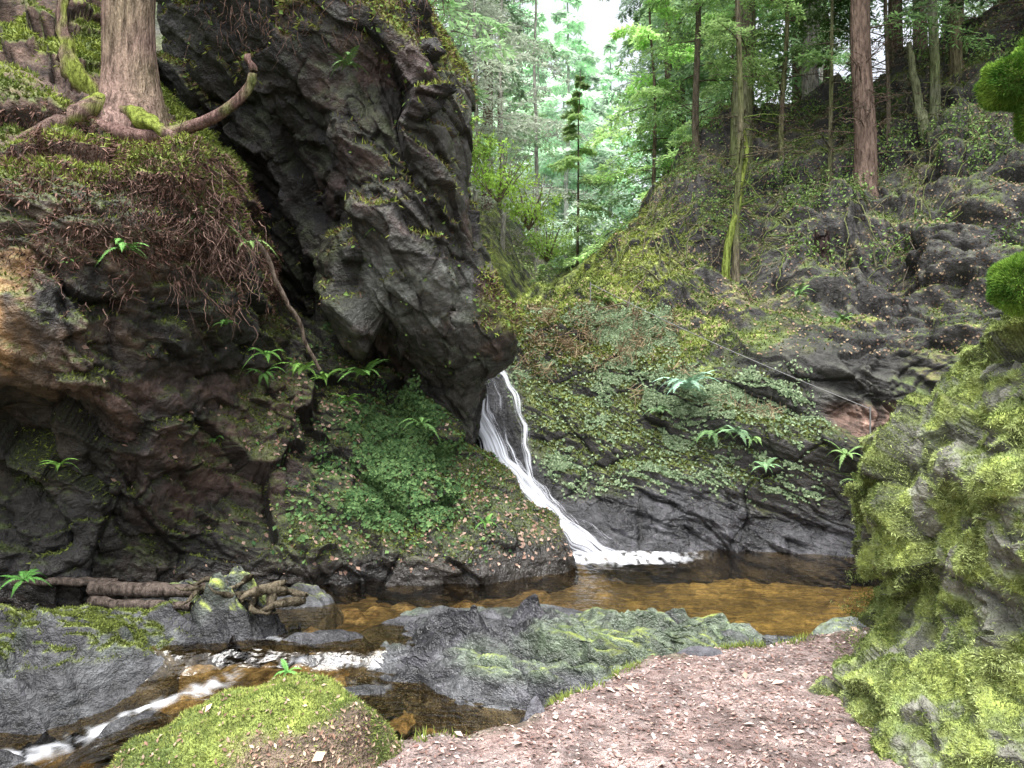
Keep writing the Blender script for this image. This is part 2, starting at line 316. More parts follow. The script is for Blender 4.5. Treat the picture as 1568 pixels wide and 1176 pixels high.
big=(.48*fbm(p*.8,3,91)+.24*(1-2*np.abs(fbm(p*1.5,2,93)))*.6+.17*fbm(p*3.2,3,94))*upm
G0=p+n.reshape(-1,3)*(d*am)[:,None]+np.array([0,-.35,.94])*big[:,None]
GH=G0.reshape(nu,nv,3); NH=gnorm(GH,fh)
P_=GH.reshape(-1,3);N_=NH.reshape(-1,3);x,y,z=P_.T;nzv=N_[:,2];f=fbm(P_*1.0,4,81);f2=fbm(P_*3.5,3,87)
wetz=(1-sm(dw,.3,.9))*(1-sm(z,1.9,2.1)); wetz=np.maximum(wetz,1-sm(z+f*.6+.12*(x-1),.05,.5))
wetz=np.where(y>12,0,wetz)
lf=(1-sm(x,2.3,4.2))
f6=fbm(P_*1.35,4,191)
rocky=sm(f6,.02,.22)*sm(x,2.8,4.2)*(y<16)*(z>1.0)
rocky=np.maximum(rocky,(1-sm(nzv,.25,.55))*sm(x,1.5,3))
col=lerp(moss_d*1.3,np.array([.095,.072,.05]),sm(f2+f,-.25,.4))
col=lerp(col,lerp(moss_g*.8,moss_b*.8,sm(f2+lf*.5-.2,-.3,.4)),sm(nzv+.5*f+.35*lf,.4,.85)*np.where(z>2.2,.9,.5))
col=lerp(col,np.array([.16,.125,.085]),sm(fbm(P_*1.7,3,99),.05,.4)*sm(z,2.4,3)*.6*(1-.6*lf))
col=lerp(col,lerp(np.array([.032,.031,.030]),np.array([.062,.064,.055]),sm(f2,-.2,.4)),rocky*.9)
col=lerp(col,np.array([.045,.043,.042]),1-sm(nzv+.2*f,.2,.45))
col=lerp(col,lerp(np.array([.016,.016,.019]),np.array([.06,.06,.067]),sm(f2,-.2,.5)),wetz)
band=sm(x,2.9,3.4)*sm(z,1.15,1.35)*(1-sm(z,1.85,2.3))*sm(y,10,10.3);col=lerp(col,np.array([.03,.03,.028]),band*.85)
pth=sm(y,9.5,9.8)*(1-sm(y,10.1,10.5))*sm(x,4.2,4.5)*sm(z,.6,.8)*(1-sm(z,1.2,1.4)); col=lerp(col,brn*1.2,pth)
col=col*crk[:,None]*(1-.35*sm(x+z*.4,8,11))[:,None]  # dimmer light at upper right painted in by darkening the colour there
hill=make('mossy_hillside',P_,gfaces(nu,nv) if fh>0 else gfaces(nu,nv)[:,::-1],ROCK,bc(col,np.clip(wetz+.3*rocky,0,1)))
mh=np.clip(sm(nzv+.5*f+.45*lf,.3,.7),0,1)*(z>1.9)*(y<19)*(1-band)*(1-.85*rocky)
pp,pn=sample(GH,(mh*(.5+lf)).reshape(nu,nv),140000,fh)
V,F,C=blades(pp,pn,.045,.011,.9,lerp(moss_g,moss_b*1.0,np.clip(sm(fbm(pp*1.5,3,5),-.35,.3)*(.4+.6*(1-sm(pp[:,0],2.2,4.5)))+.1*rng.normal(size=len(pp)),0,1)),.1); make('moss_tufts',V,F,MOSS,C,False,hill)
sl=(1-wetz)*(y<12.8)*sm(z,-.1,.25)*(1-sm(z,2.6,3.0))*(1-sm(x,3.7,4.3))*np.where(x>2.6,sm(2.0-z,0,.6),1)*sm(nzv,.15,.4)
f5=fbm(P_*2.2,4,181)
ivh=(sl*sm(f+.8*f2+.6*f5,-.2,.2)).reshape(nu,nv)
pp,pn=sample(GH,ivh+.04*sl.reshape(nu,nv),34000,fh); V,F,C=leaves(pp,pn*.7+np.array([0,-.25,.3]),.045,.7,lerp(np.array([.07,.11,.055]),np.array([.23,.29,.18]),rng.random(len(pp))**1.2),.03)
make('ivy',V,F,LEAF,C,False)
pp,pn=sample(GH,(sl*(1-sm(f+.8*f2+.6*f5,-.2,.15))).reshape(nu,nv),22000,fh); V,F,C=blades(pp,pn,.04,.009,.9,lerp(moss_d,moss_b*.75,rng.random(len(pp))),.1); make('moss_tufts',V,F,MOSS,C,False,hill)
a=Acc()
for i in range(110):
    q,qn=sample(GH,(sl*(sm(z,.7,1.3)*.5+2.5*sm(z,1.5,2.0)*(1-sm(x,1.5,2.3)))).reshape(nu,nv),1,fh);q=q[0];k=60
    pp=q+rng.normal(size=(k,3))*.07;V,F,C=blades(pp,np.tile(qn,(k,1)),.18,.006,.9,lerp(np.array([.17,.11,.075]),np.array([.42,.34,.21]),rng.random(k)),-.7);a.add(V,F,C)
a.make('dry_grass',[LITTER],smooth=False)
pp,pn=sample(GH,((z>2.0)*(y<19)*(.3+sm(f2,-.2,.3))).reshape(nu,nv),22000,fh); V,F,C=leaves(pp,pn,.04,.35,lerp(brn*1.3,np.array([.34,.27,.18]),rng.random(len(pp))),.02)
make('leaf_litter',V,F,LITTER,C,False)
pp,pn=sample(GH,((z>3.6)*(y<19)*sm(fbm(P_*1.6,3,131),.05,.3)*sm(x,3,4)).reshape(nu,nv),20000,fh); V,F,C=leaves(pp+rng.random((len(pp),1))**2*np.array([0,-.1,.35]),pn,.06,.8,lerp(np.array([.07,.12,.04]),np.array([.2,.3,.1]),rng.random(len(pp))),.02,.5)
make('undergrowth',V,F,LEAF,C,False)

def hz(xx,yy,G=GH):
    g=G.reshape(-1,3); k=np.argmin((g[:,0]-xx)**2+(g[:,1]-yy)**2); return g[k,2]

# ================================================================ GROUND SHEET (forest floor to horizon)
def gz(x,y):
    c=.1+.19*(np.clip(y,11,60)-11); far=1.7+.13*(np.clip(y,11,400)-11)*(1-.0008*np.clip(y,0,400))
    dl=np.clip(c-x-1.2,0,None); dr=np.clip(x-c-1.0,0,None)
    rise=26*(1-np.exp(-(dl*1.25)/26))+26*(1-np.exp(-(dr*.95)/26))
    zf=far+rise-4*(1-sm(y,12.5,17))
    near=-1.5+ .9*np.clip(np.abs(x-.5)-8.0,0,12)
    t=sm(y,10.5,12.5)
    return near*(1-t)+zf*t
xs=np.concatenate([np.linspace(-400,-32,24),np.linspace(-30,34,300),np.linspace(36,400,24)])
ys=np.concatenate([np.linspace(-300,-12,16),np.linspace(-10,60,300),np.linspace(63,500,30)])
X,Y=np.meshgrid(xs,ys,indexing='ij'); Zg=gz(X,Y); Pg=np.stack([X,Y,Zg],2).reshape(-1,3)
Pg[:,2]+=(.7*fbm(Pg*np.array([.6,.6,0]),4,7)+.3*fbm(Pg*np.array([2.,2,0]),3,8))*sm(Pg[:,1],12,14)
f=fbm(Pg*.9,4,3); col=lerp(np.array([.10,.13,.06]),np.array([.20,.17,.125]),sm(f,-.3,.3)); col=lerp(col,moss_g,sm(f,.1,.5)*.7)
col=lerp(col,np.array([.10,.10,.10]),.8*sm(fbm(Pg*1.4,3,44),.1,.3))
GG=Pg.reshape(len(xs),len(ys),3)
make('forest_floor',Pg,gfaces(len(xs),len(ys)),GROUND,bc(col,f*0))
mk=((GG[:,:,1]>13.5)&(GG[:,:,1]<34)&(GG[:,:,0]>-7)&(GG[:,:,0]<14))*1.0
pp,pn=sample(GG,mk,60000); pp=pp[fbm(pp*.9,3,2)>-.12];tcol=lerp(np.array([.15,.20,.09]),np.array([.35,.44,.19]),sm(fbm(pp*.8,3,3),-.3,.4))
V,F,C=leaves(pp+rng.random((len(pp),1))**2*np.array([0,0,.45]),rv(len(pp))*.5+np.array([0,0,1.]),.10,.8,tcol,.04); make('undergrowth',V,F,LEAF,C,False)

# ================================================================ STREAM BED, WATER
def wz(x,y):
    s=sm(y,5.88,6.08)
    z=-.60*s-.72*(1-s)
    return z-.26*sm(-x,2.2,3.4)*(1-sm(y,5.6,6.1))
xs=np.linspace(-8,6.5,420);ys=np.linspace(1.5,11.5,320);X,Y=np.meshgrid(xs,ys,indexing='ij')
Pb=np.stack([X,Y,wz(X,Y)-.22],2).reshape(-1,3)
fc,ec,ic=facet(Pb*np.array([3.2,3.2,.01])+np.array([0,0,.5]),5); fc2,ec2,ic2=facet(Pb*np.array([9,9,.01])+np.array([0,0,.5]),6)
Pb[:,2]+=.09*(np.clip(ec,0,.5)*ic)*2+.03*ec2+.08*fbm(Pb*1.2,3,4)-.15*sm(Pb[:,0],.8,1.6)*sm(Pb[:,1],6.5,7.5)
pool=sm(Pb[:,0],.2,1.5)*sm(Pb[:,1],6.2,7.2)
col=lerp(np.array([.17,.135,.095]),np.array([.34,.30,.22]),ic2)*(.45+.9*ic[:,None])*(.5+.5*sm(ec2,0,.2))[:,None]
col=lerp(col,np.array([.33,.29,.16])*(.65+.6*ic2[:,None])*(.7+.6*sm(fbm(Pb*1.3,3,14),-.3,.3))[:,None],pool*.8)
make('stream_bed',Pb,gfaces(420,320),GROUND,bc(col,col[:,0]*0))
xs=np.linspace(-8,6.5,560);ys=np.linspace(1.5,11.5,460);X,Y=np.meshgrid(xs,ys,indexing='ij')
Zw=wz(X,Y);Pw=np.stack([X,Y,Zw],2).reshape(-1,3)
turb=np.clip(.15+1.0*(1-sm(np.hypot(Pw[:,0]-1.2,Pw[:,1]-9.4),.3,1.8))+(1-sm(np.abs(Pw[:,1]-5.85),.15,.7))*.9+sm(-Pw[:,0],1.8,2.3)*.9*(1-sm(Pw[:,1],6.2,6.8)),0,1.2)
Pw[:,2]+=turb*(.028*fbm(Pw*np.array([4,8,1.]),3,77)+.012*fbm(Pw*np.array([12,16,1.]),2,78))
x,y=Pw[:,0],Pw[:,1]
wv=.07*vn(np.stack([x*2.2,x*0,x*0],1),5)+.03*vn(np.stack([x*9,x*0,x*0],1),6)
fo=(1-sm(np.hypot((x-1.3)*.6,(y-9.4)*1.3),.1,.95))*.85
fo=np.maximum(fo,(1-sm(np.abs(y-5.95-wv*.7),.0,.08))*sm(x,-2.1,-1.8)*(1-sm(x,-.95,-.7))*.36)
fo=np.maximum(fo,(1-sm(np.abs(y-5.70-wv*1.4),.0,.2))*sm(x,-2.0,-1.6)*(1-sm(x,-.9,-.6))*.18)
fo=np.maximum(fo,(1-sm(np.abs(y-6.3-.3*(x+2.2)-wv),.0,.16))*sm(x,-2.6,-2.4)*(1-sm(x,-1.95,-1.8))*.28)
lx=np.clip((x+3.5)/1.3,0,1); ly=4.95+.75*lx
fo=np.maximum(fo,(1-sm(np.abs(y-ly-wv*1.5),.0,.36))*sm(-x,2.0,2.3)*(1-sm(-x,3.6,4.4))*.42)
ns=fbm(Pw*np.array([16,5,1.]),3,16);ns3=fbm(np.stack([x*4-y*4,(x+y)*16,x*0],1),3,17)
foam=np.clip(fo*(1.25+2.1*np.where(x<-2.0,ns3,ns))-.22,0,.9)
def watermat():
    m,nt,N,L=newmat('stream_water')
    at=N.new('ShaderNodeAttribute');at.attribute_name='Col';tc=N.new('ShaderNodeTexCoord')
    mp=N.new('ShaderNodeMapping');mp.inputs['Scale'].default_value=(1,2.2,1);L.new(tc.outputs['Object'],mp.inputs['Vector'])
    n=N.new('ShaderNodeTexNoise');n.inputs['Scale'].default_value=6;n.inputs['Detail'].default_value=3;L.new(mp.outputs[0],n.inputs['Vector'])
    bp=N.new('ShaderNodeBump');bp.inputs['Strength'].default_value=.35;bp.inputs['Distance'].default_value=.07;L.new(n.outputs['Fac'],bp.inputs['Height'])
    tr=N.new('ShaderNodeBsdfTransparent');tr.inputs[0].default_value=(.79,.67,.45,1)
    gl=N.new('ShaderNodeBsdfGlossy');gl.inputs['Roughness'].default_value=.06;L.new(bp.outputs[0],gl.inputs['Normal'])
    fr=N.new('ShaderNodeFresnel');fr.inputs['IOR'].default_value=1.5;L.new(bp.outputs[0],fr.inputs['Normal'])
    mx=N.new('ShaderNodeMixShader');L.new(fr.outputs[0],mx.inputs[0]);L.new(tr.outputs[0],mx.inputs[1]);L.new(gl.outputs[0],mx.inputs[2])
    df=N.new('ShaderNodeBsdfDiffuse');df.inputs[0].default_value=(.80,.83,.88,1)
    m2=N.new('ShaderNodeMixShader');L.new(at.outputs['Alpha'],m2.inputs[0]);L.new(mx.outputs[0],m2.inputs[1]);L.new(df.outputs[0],m2.inputs[2])
    o=N.new('ShaderNodeOutputMaterial');L.new(m2.outputs[0],o.inputs[0]);return m
WATER=watermat()
make('stream_water',Pw,gfaces(560,460),WATER,bc(np.ones((len(x),3))*.8,foam))
def fallmat():
    m,nt,N,L=newmat('falling_water')
    at=N.new('ShaderNodeAttribute');at.attribute_name='flow'
    mp=N.new('ShaderNodeMapping');mp.inputs['Scale'].default_value=(38,1.1,1);L.new(at.outputs['Vector'],mp.inputs['Vector'])
    n=N.new('ShaderNodeTexNoise');n.inputs['Scale'].default_value=1;n.inputs['Detail'].default_value=4;n.inputs['Roughness'].default_value=.65;L.new(mp.outputs[0],n.inputs['Vector'])
    sp=N.new('ShaderNodeSeparateXYZ');L.new(at.outputs['Vector'],sp.inputs[0])
    r=N.new('ShaderNodeMapRange');r.inputs[1].default_value=.33;r.inputs[2].default_value=.65;r.inputs[3].default_value=-1.0;r.inputs[4].default_value=.25;L.new(n.outputs['Fac'],r.inputs[0])
    ad=N.new('ShaderNodeMath');ad.operation='ADD';ad.use_clamp=True;L.new(r.outputs[0],ad.inputs[0]);L.new(sp.outputs['Z'],ad.inputs[1])
    df=N.new('ShaderNodeBsdfDiffuse');df.inputs[0].default_value=(.78,.81,.88,1)
    tr=N.new('ShaderNodeBsdfTransparent');mx=N.new('ShaderNodeMixShader')
    L.new(ad.outputs[0],mx.inputs[0]);L.new(tr.outputs[0],mx.inputs[1]);L.new(df.outputs[0],mx.inputs[2])
    o=N.new('ShaderNodeOutputMaterial');L.new(mx.outputs[0],o.inputs[0]);return m
FALL=fallmat()
def fall(name,C,Wd,dens,parent=None,seed=3):
    C=np.array(C,float);t=cr(len(C),110);c=t@C;w=t@np.array(Wd);dn=t@np.array(dens)
    T=nz(np.gradient(c,axis=0)); s=nz(np.cross(T,np.array([-.25,-1,.45])))
    nn=np.cross(s,T); nn=nn*np.sign(-nn[:,1:2]+1e-6)
    k=24; u=np.linspace(-1,1,k)
    V=c[:,None]+s[:,None]*(u[None,:,None]*w[:,None,None])+nn[:,None]*((1-u**2)[None,:,None]*.07)
    V=V.reshape(-1,3); V+=.035*vn(V*5,seed)[:,None]
    L_=np.cumsum(np.r_[0,np.linalg.norm(np.diff(c,axis=0),axis=1)])
    ed=(1-np.abs(u)**1.8)[None]*1.25-.45
    uvw=np.stack([np.repeat(u[None],110,0)*w[:,None]+.3+seed,np.repeat(L_[:,None],k,1),ed+dn[:,None]],2).reshape(-1,3)
    return make(name,V,gfaces(110,k),FALL,None,parent=parent,uv=uvw)
wf=fall('waterfall',[(-.55,11.15,2.0),(-.50,10.85,1.6),(-.43,10.45,1.15),(-.22,10.1,.68),(.10,9.83,.27),(.48,9.6,-.12),(.86,9.45,-.42),(1.12,9.36,-.58),(1.35,9.34,-.66)],
  [.13,.16,.19,.21,.21,.23,.30,.36,.4],[-.15,.05,.45,.5,.4,.3,.15,-.05,-.4])
fall('side_cascade',[(-.38,11.1,1.95),(-.06,10.8,1.6),(.13,10.4,1.15),(.20,10.1,.75),(.27,9.88,.35),(.48,9.65,0),(.8,9.5,-.35)],[.13,.10,.08,.09,.10,.14,.2],[.0,.15,.2,.05,-.05,-.15,-.2],wf,4)
fall('side_cascade',[(-.45,11.0,1.8),(-.25,10.75,1.45),(-.12,10.4,1.05),(.0,10.15,.7),(.15,9.9,.35)],[.14,.10,.07,.06,.06],[-.1,-.15,-.25,-.2,-.25],wf,8)

# ================================================================ FOREGROUND ROCKS
def slab(name,cx,cy,a,b,rot,h,base,seed,mossf=0,tone=1.0,res=170,flat=2.2,amp=.35,tilt=0.,green=0.,wet=.6):
    u=np.linspace(-1.25,1.25,res);U,Vv=np.meshgrid(u,u,indexing='ij')
    ca,sa=math.cos(rot),math.sin(rot)
    X=cx+U*a*ca-Vv*b*sa;Y=cy+U*a*sa+Vv*b*ca
    p=np.stack([X,Y,X*0],2).reshape(-1,3)
    r=np.sqrt(U**2+Vv**2).ravel()+.25*fbm(p*1.6,3,seed+5)
    prof=1-np.clip(r,0,1.4)**flat
    q=np.stack([p[:,0]*ca+p[:,1]*sa,(-p[:,0]*sa+p[:,1]*ca)*2.4+.9*p[:,0],prof*h*1.2],1)
    w=fbm(p*1.5,3,seed+8)*.3; q=q+w[:,None]
    f1,e1,i1=facet(q*1.3,seed);f2,e2,i2=facet(q*3.2,seed+1);f3,e3,i3=facet(q*8,seed+2)
    f1=f1*sm(e1,0,.30);f2=f2*sm(e2,0,.3);f3=f3*sm(e3,0,.3)
    S=fbm(np.stack([q[:,0]*1.2,q[:,1]*5,q[:,2]],1),4,seed+30)
    z=base+h*prof+tilt*(U.ravel())+amp*h*(f1*1.5+f2*.8+f3*.3+.6*S)+.012*fbm(p*12,3,seed+3)
    G=np.stack([p[:,0],p[:,1],z],1).reshape(res,res,3)
    nn=gnorm(G);G=G+nn*(.03*fbm(G.reshape(-1,3)*4,3,seed+11)).reshape(res,res,1);nn=gnorm(G)
    P=G.reshape(-1,3);f=fbm(P*1.6,4,seed+21);ff=fbm(P*6,3,seed+22)
    col=lerp(np.array([.042,.042,.048]),np.array([.12,.125,.133]),sm(f+ff*.4,-.3,.4))*tone
    col=lerp(col,np.array([.10,.135,.08])*tone,green*sm(f,-.2,.3)*sm(P[:,2],base+.3*h,base+.7*h))
    m=np.clip(sm(nn.reshape(-1,3)[:,2]+f*.8,1.0-mossf,1.3-mossf),0,1)*sm(P[:,2],base+.35*h,base+.7*h)*(mossf>0)
    col=lerp(col,lerp(moss_g,moss_b,sm(ff,-.3,.3)),m*.9)
    col*=(.65+.35*np.minimum(sm(e1,0,.08),sm(e2,0,.12)))[:,None]*(.65+.5*sm(S,-.4,.2))[:,None]
    wt=wet*(1-m)
    ob=make(name,P,gfaces(res,res),ROCK,bc(col,wt))
    return ob,G,m.reshape(res,res)
o,G,m=slab('river_rock',.80,5.95,1.9,.78,-.12,.30,-.70,100,.05,1.0,340,2.2,.55,-.02,.8,.9)
slab('river_rock',-.1,6.95,1.0,.22,.0,.14,-.66,110,0,.8,110,green=.6)
slab('river_rock',2.0,6.0,.75,.30,-.25,.18,-.64,115,0,.9,130,wet=.9,green=.3)
slab('river_rock',.3,5.0,.28,.16,.1,.22,-.72,120,0,.6,80)
o,G,m=slab('mossy_slab',-3.5,6.2,1.35,.55,.50,.42,-.78,130,.50,.75,240,2.2,.28,.0,.5,.5)
pp,pn=sample(G,m,40000);V,F,C=blades(pp,pn,.022,.005,.8,lerp(moss_d*1.4,moss_b*.8,rng.random(len(pp))));make('moss_tufts',V,F,MOSS,C,False,o)
o,G,m=slab('mossy_slab',-4.9,6.2,.9,.55,.3,.40,-.66,133,.5,.75,150,2.2,.28,.0,.3,.4)
pp,pn=sample(G,m,9000);V,F,C=blades(pp,pn,.022,.005,.8,lerp(moss_d*1.4,moss_b*.8,rng.random(len(pp))));make('moss_tufts',V,F,MOSS,C,False,o)
slab('river_rock',2.35,5.15,.42,.28,.15,.26,-.35,140,.15,1.8,90,wet=.1,green=.5)
slab('river_rock',3.0,5.3,.6,.4,.0,.2,-.3,142,.1,1.3,90,wet=.2)
slab('river_rock',.12,3.62,.11,.09,.3,.2,-.14,145,.1,2.6,60,wet=.05,green=.5)
slab('river_rock',.55,4.15,.2,.1,.5,.14,-.2,147,.15,2.2,60,wet=.1,green=.4)
slab('river_rock',1.2,4.62,.35,.13,.2,.16,-.24,148,.2,2.0,60,wet=.1,green=.4)
slab('river_rock',-1.6,6.35,.35,.14,.1,.1,-.64,151,0,.7,70)
slab('river_rock',-.9,6.75,.5,.14,.1,.1,-.64,153,0,1,80)
slab('river_rock',-2.2,7.35,.4,.25,.1,.2,-.64,155,.2,.8,80);slab('river_rock',-3.1,7.0,.55,.3,.1,.3,-.64,156,.1,.7,90)
slab('river_rock',-1.2,5.5,.3,.10,.2,.1,-.76,157,0,.6,60);slab('river_rock',-1.9,5.35,.3,.12,.0,.1,-.78,158,0,.7,60);slab('river_rock',-2.7,5.25,.25,.10,.4,.10,-.86,159,0,.7,60);slab('river_rock',-3.6,4.9,.35,.12,.4,.12,-1.0,161,0,.7,60)
def wob(P0,P1,n,amp,seed):
    t=np.linspace(0,1,n)[:,None];q=np.array(P0)*(1-t)+np.array(P1)*t
    o=np.stack([fbm(q*2.3+seed,3,seed),fbm(q*2.3+9+seed,3,seed+1),fbm(q*2.3+17,3,seed+2)],1);return q+o*amp*np.sin(np.pi*t)**.5
a=Acc()
for i in range(16):
    c=np.array([-2.45,6.45,-.27])+rng.normal(size=3)*np.array([.2,.08,.06]);dd=rv(1)[0]*np.array([.25,.2,.10])
    r=.015+.035*rng.random(); V,F=tube(wob(c-dd,c+dd,14,.15,i),r*np.sin(np.linspace(.3,2.9,14)),8); V+=.015*fbm(V*14,3,i)[:,None]
    a.add(V,F,np.array([.10,.085,.06])*(.6+rng.random()),0)
a.make('driftwood',[BARK])
slab('mossy_rock',-2.42,6.55,.48,.28,.1,.33,-.62,160,.6,.6,120,1.8,.7,green=.5)
a=Acc()
for (p0,p1,r) in [((-3.9,6.8,-.29),(-2.7,6.55,-.24),.075),((-3.8,6.6,-.37),(-2.8,6.4,-.34),.055),((-4.6,6.75,-.22),(-3.7,6.85,-.26),.045)]:
    V,F=tube(wob(p0,p1,24,.06,int(r*1000)),r*(1-.3*np.linspace(0,1,24)),10);V+=(.02*fbm(V*9,3,4))[:,None];a.add(V,F,np.array([.13,.105,.09]),0)
a.make('fallen_log',[BARK])

# ================================================================ PATH
xs=np.linspace(-3.2,6,330);ys=np.linspace(-8,5.6,360);X,Y=np.meshgrid(xs,ys,indexing='ij')
edge=np.interp(X,[-3.2,-1.6,-.5,.05,.33,.87,1.95,2.5,6],[2.6,2.9,3.35,3.55,3.95,4.55,4.95,5.05,5.6])
p=np.stack([X,Y,X*0],2).reshape(-1,3)
e=(edge.ravel()+.12*fbm(p*3,3,3))-p[:,1]
zp=-.10*sm(p[:,1],3,5)+.03*fbm(p*1.5,3,1)+.012*fbm(p*9,3,2)+.008*fbm(p*30,2,4)
zp=zp-1.0*(1-sm(e,-.55,.08)); zp+=.25*sm(p[:,0],2.2,3.5)
P=p.copy();P[:,2]=zp;f=fbm(P*2,4,6);ff=fbm(P*16,3,8)
col=lerp(np.array([.22,.155,.14]),np.array([.37,.29,.27]),sm(ff+f*.5,-.4,.5))
gr=(1-sm(e+.15*f,-.02,.14))*(.4+.6*sm(f,-.2,.2));col=lerp(col,lerp(moss_d,moss_g,sm(ff,-.2,.3)),gr*.8);col=lerp(col,rk_d*1.5,1-sm(e,-.25,-.08))
GP=P.reshape(330,360,3)
path=make('gravel_path',P,gfaces(330,360),GROUND,bc(col,col[:,0]*0))
vis=((e>0.03)&(p[:,1]>2)).reshape(330,360)*1.0
pp,pn=sample(GP,vis,36000)
k=10000; q=pp[:k];sz=(.005+.020*rng.random(k)**3)[:,None]
oct_=np.array([(1,0,0),(0,1,0),(-1,0,0),(0,-1,0),(0,0,.6)]);
th=rng.random(k)*6.28; rot=np.stack([np.cos(th),np.sin(th)],1)
VV=np.zeros((k,5,3));jit=.7+.6*rng.random((k,5))
for j in range(5):
    ox,oy,oz=oct_[j]; VV[:,j,0]=(ox*rot[:,0]-oy*rot[:,1]*.7);VV[:,j,1]=(ox*rot[:,1]+oy*rot[:,0]*.7);VV[:,j,2]=oz
VV=VV*jit[:,:,None]*sz[:,None]+q[:,None]-np.array([0,0,.001])
fb_=np.array([(0,1,4),(1,2,4),(2,3,4),(3,0,4)]);FF=(fb_[None]+np.arange(k)[:,None,None]*5).reshape(-1,3)
cc=lerp(np.array([.24,.18,.17]),np.array([.56,.51,.50]),rng.random(k)**1.3);
make('gravel',VV.reshape(-1,3),FF,ROCK,bc(np.repeat(cc,5,0),np.zeros(k*5)),False,path)
V,F,C=leaves(pp[k:k+20000],pn[k:k+20000],.024,.4,lerp(np.array([.17,.10,.085]),np.array([.58,.45,.40]),rng.random(20000)**1.6),.006,.5)
make('leaf_litter',V,F,LITTER,C,False)
V,F,C=leaves(pp[-200:],pn[-200:],.055,.4,lerp(np.array([.42,.26,.19]),np.array([.62,.52,.45]),rng.random(200)),.014,.6)
make('dead_leaves',V,F,LITTER,C,False,path)
ge=((np.abs(e-.03)<.10)).reshape(330,360)*sm(f,-.2,.2).reshape(330,360)*(P[:,1]>2).reshape(330,360)
pp,pn=sample(GP,ge,9000);V,F,C=blades(pp,pn,.04,.004,.8,lerp(moss_g,moss_b,rng.random(len(pp))),.4);make('grass',V,F,MOSS,C,False)

# mossy mound in front
xs=np.linspace(-2.6,-.15,260);ys=np.linspace(2.0,4.0,230);X,Y=np.meshgrid(xs,ys,indexing='ij')
p=np.stack([X,Y,X*0],2).reshape(-1,3)
cx,cy=-.98,3.12
r=np.sqrt((np.where(p[:,0]>cx,(p[:,0]-cx)/.52,(p[:,0]-cx)/1.05))**2+((p[:,1]-cy-.12*(p[:,0]-cx))/.44)**2)+.22*fbm(p*3,3,4)
zm=.27-.55*sm(r,.6,1.25)-.08*sm(r,0,.8)-.6*sm(r,1.0,1.4)+.08*fbm(p*4,3,9)+.04*fbm(p*10,3,10)+.03
zm-=.24*np.clip(cx-p[:,0],0,2)
P=p.copy();P[:,2]=zm;GM=P.reshape(260,230,3);f=fbm(P*3,3,12)
bare=sm(fbm(P*3.2,4,19)+.7*(1-sm(P[:,1],2.8,3.15))*sm(P[:,0],-1.35,-.9),.2,.6)
col=lerp(lerp(moss_g,moss_b,sm(f,-.3,.3)),np.array([.20,.15,.11]),bare)
mound=make('mossy_mound',P,gfaces(260,230),GROUND,bc(col,f*0))
mk=((1-.75*bare)*(r<1.35)).reshape(260,230)
pp,pn=sample(GM,mk,130000);V,F,C=blades(pp,pn,.016,.0026,1.0,lerp(moss_g*1.0,np.array([.38,.43,.12]),sm(fbm(pp*7,3,5)+rng.normal(size=len(pp))*.25,-.4,.45)),.2,.35);make('moss_tufts',V,F,MOSS,C,False,mound)
pp,pn=sample(GM,((r<1.25)*(.25+bare)).reshape(260,230),3200);V,F,C=leaves(pp,pn,.020,.4,lerp(np.array([.20,.12,.09]),np.array([.5,.4,.3]),rng.random(3200)**1.5),.008,.5);make('dead_leaves',V,F,LITTER,C,False,mound)
pp,pn=sample(GM,(r<1.2).reshape(260,230)*1.0,45);V,F,C=leaves(pp,pn,.05,.35,lerp(np.array([.45,.25,.14]),np.array([.65,.5,.35]),rng.random(45)),.015,.6);make('dead_leaves',V,F,LITTER,C,False,mound)

# ================================================================ RIGHT BOULDER
D=[
[(2.7,5.0,-.4),(2.7,5.0,0),(2.7,5.0,.4),(2.7,5.0,.8),(2.7,4.9,1.2),(2.8,4.8,1.5),(2.9,4.7,1.8),(3.2,4.6,1.9)],
[(2.0,4.3,-.4),(2.1,4.3,0),(2.25,4.3,.4),(2.18,4.3,.75),(2.2,4.25,1.1),(2.4,4.2,1.35),(2.6,4.2,1.65),(3.0,4.3,1.95)],
[(1.66,3.85,-.4),(1.72,3.85,-.05),(2.03,3.8,.4),(1.93,3.75,.75),(1.93,3.75,1.1),(2.12,3.75,1.38),(2.36,3.8,1.76),(2.8,3.9,2.02)],
[(1.5,3.3,-.4),(1.6,3.35,0),(1.98,3.4,.4),(1.98,3.35,.75),(2.0,3.3,1.1),(2.1,3.3,1.4),(2.35,3.4,1.78),(2.8,3.6,2.0)],
[(1.5,2.8,-.4),(1.6,2.85,0),(1.98,2.95,.4),(2.03,2.9,.75),(2.08,2.9,1.1),(2.15,2.95,1.4),(2.4,3.1,1.72),(2.9,3.3,1.95)],
[(1.75,2.2,-.4),(1.85,2.2,0),(2.1,2.3,.4),(2.2,2.3,.75),(2.25,2.3,1.1),(2.35,2.4,1.4),(2.6,2.6,1.6),(3.0,2.9,1.8)]]
nu,nv=400,400
GD=gs(D,nu,nv);n=gnorm(GD);fd=1
if n[nu//2,nv//2,0]>0: n=-n;fd=-1
p=GD.reshape(-1,3)
w=fbm(p*2,3,7)*.2; f1,e1,i1=facet(p*np.array([2.2,2.2,2.2])+w[:,None],201);f2_,e2,i2=facet(p*5.5+w[:,None],203)
ms=fbm(p*5,4,205)
GD=(p+n.reshape(-1,3)*(.16*f1+.07*f2_+.07*ms+.10*fbm(p*1.6,2,206)+.02*fbm(p*20,3,207))[:,None]).reshape(nu,nv,3);ND=gnorm(GD,fd)
P_=GD.reshape(-1,3);N_=ND.reshape(-1,3);f=fbm(P_*3,4,211);ff=fbm(P_*9,3,213)
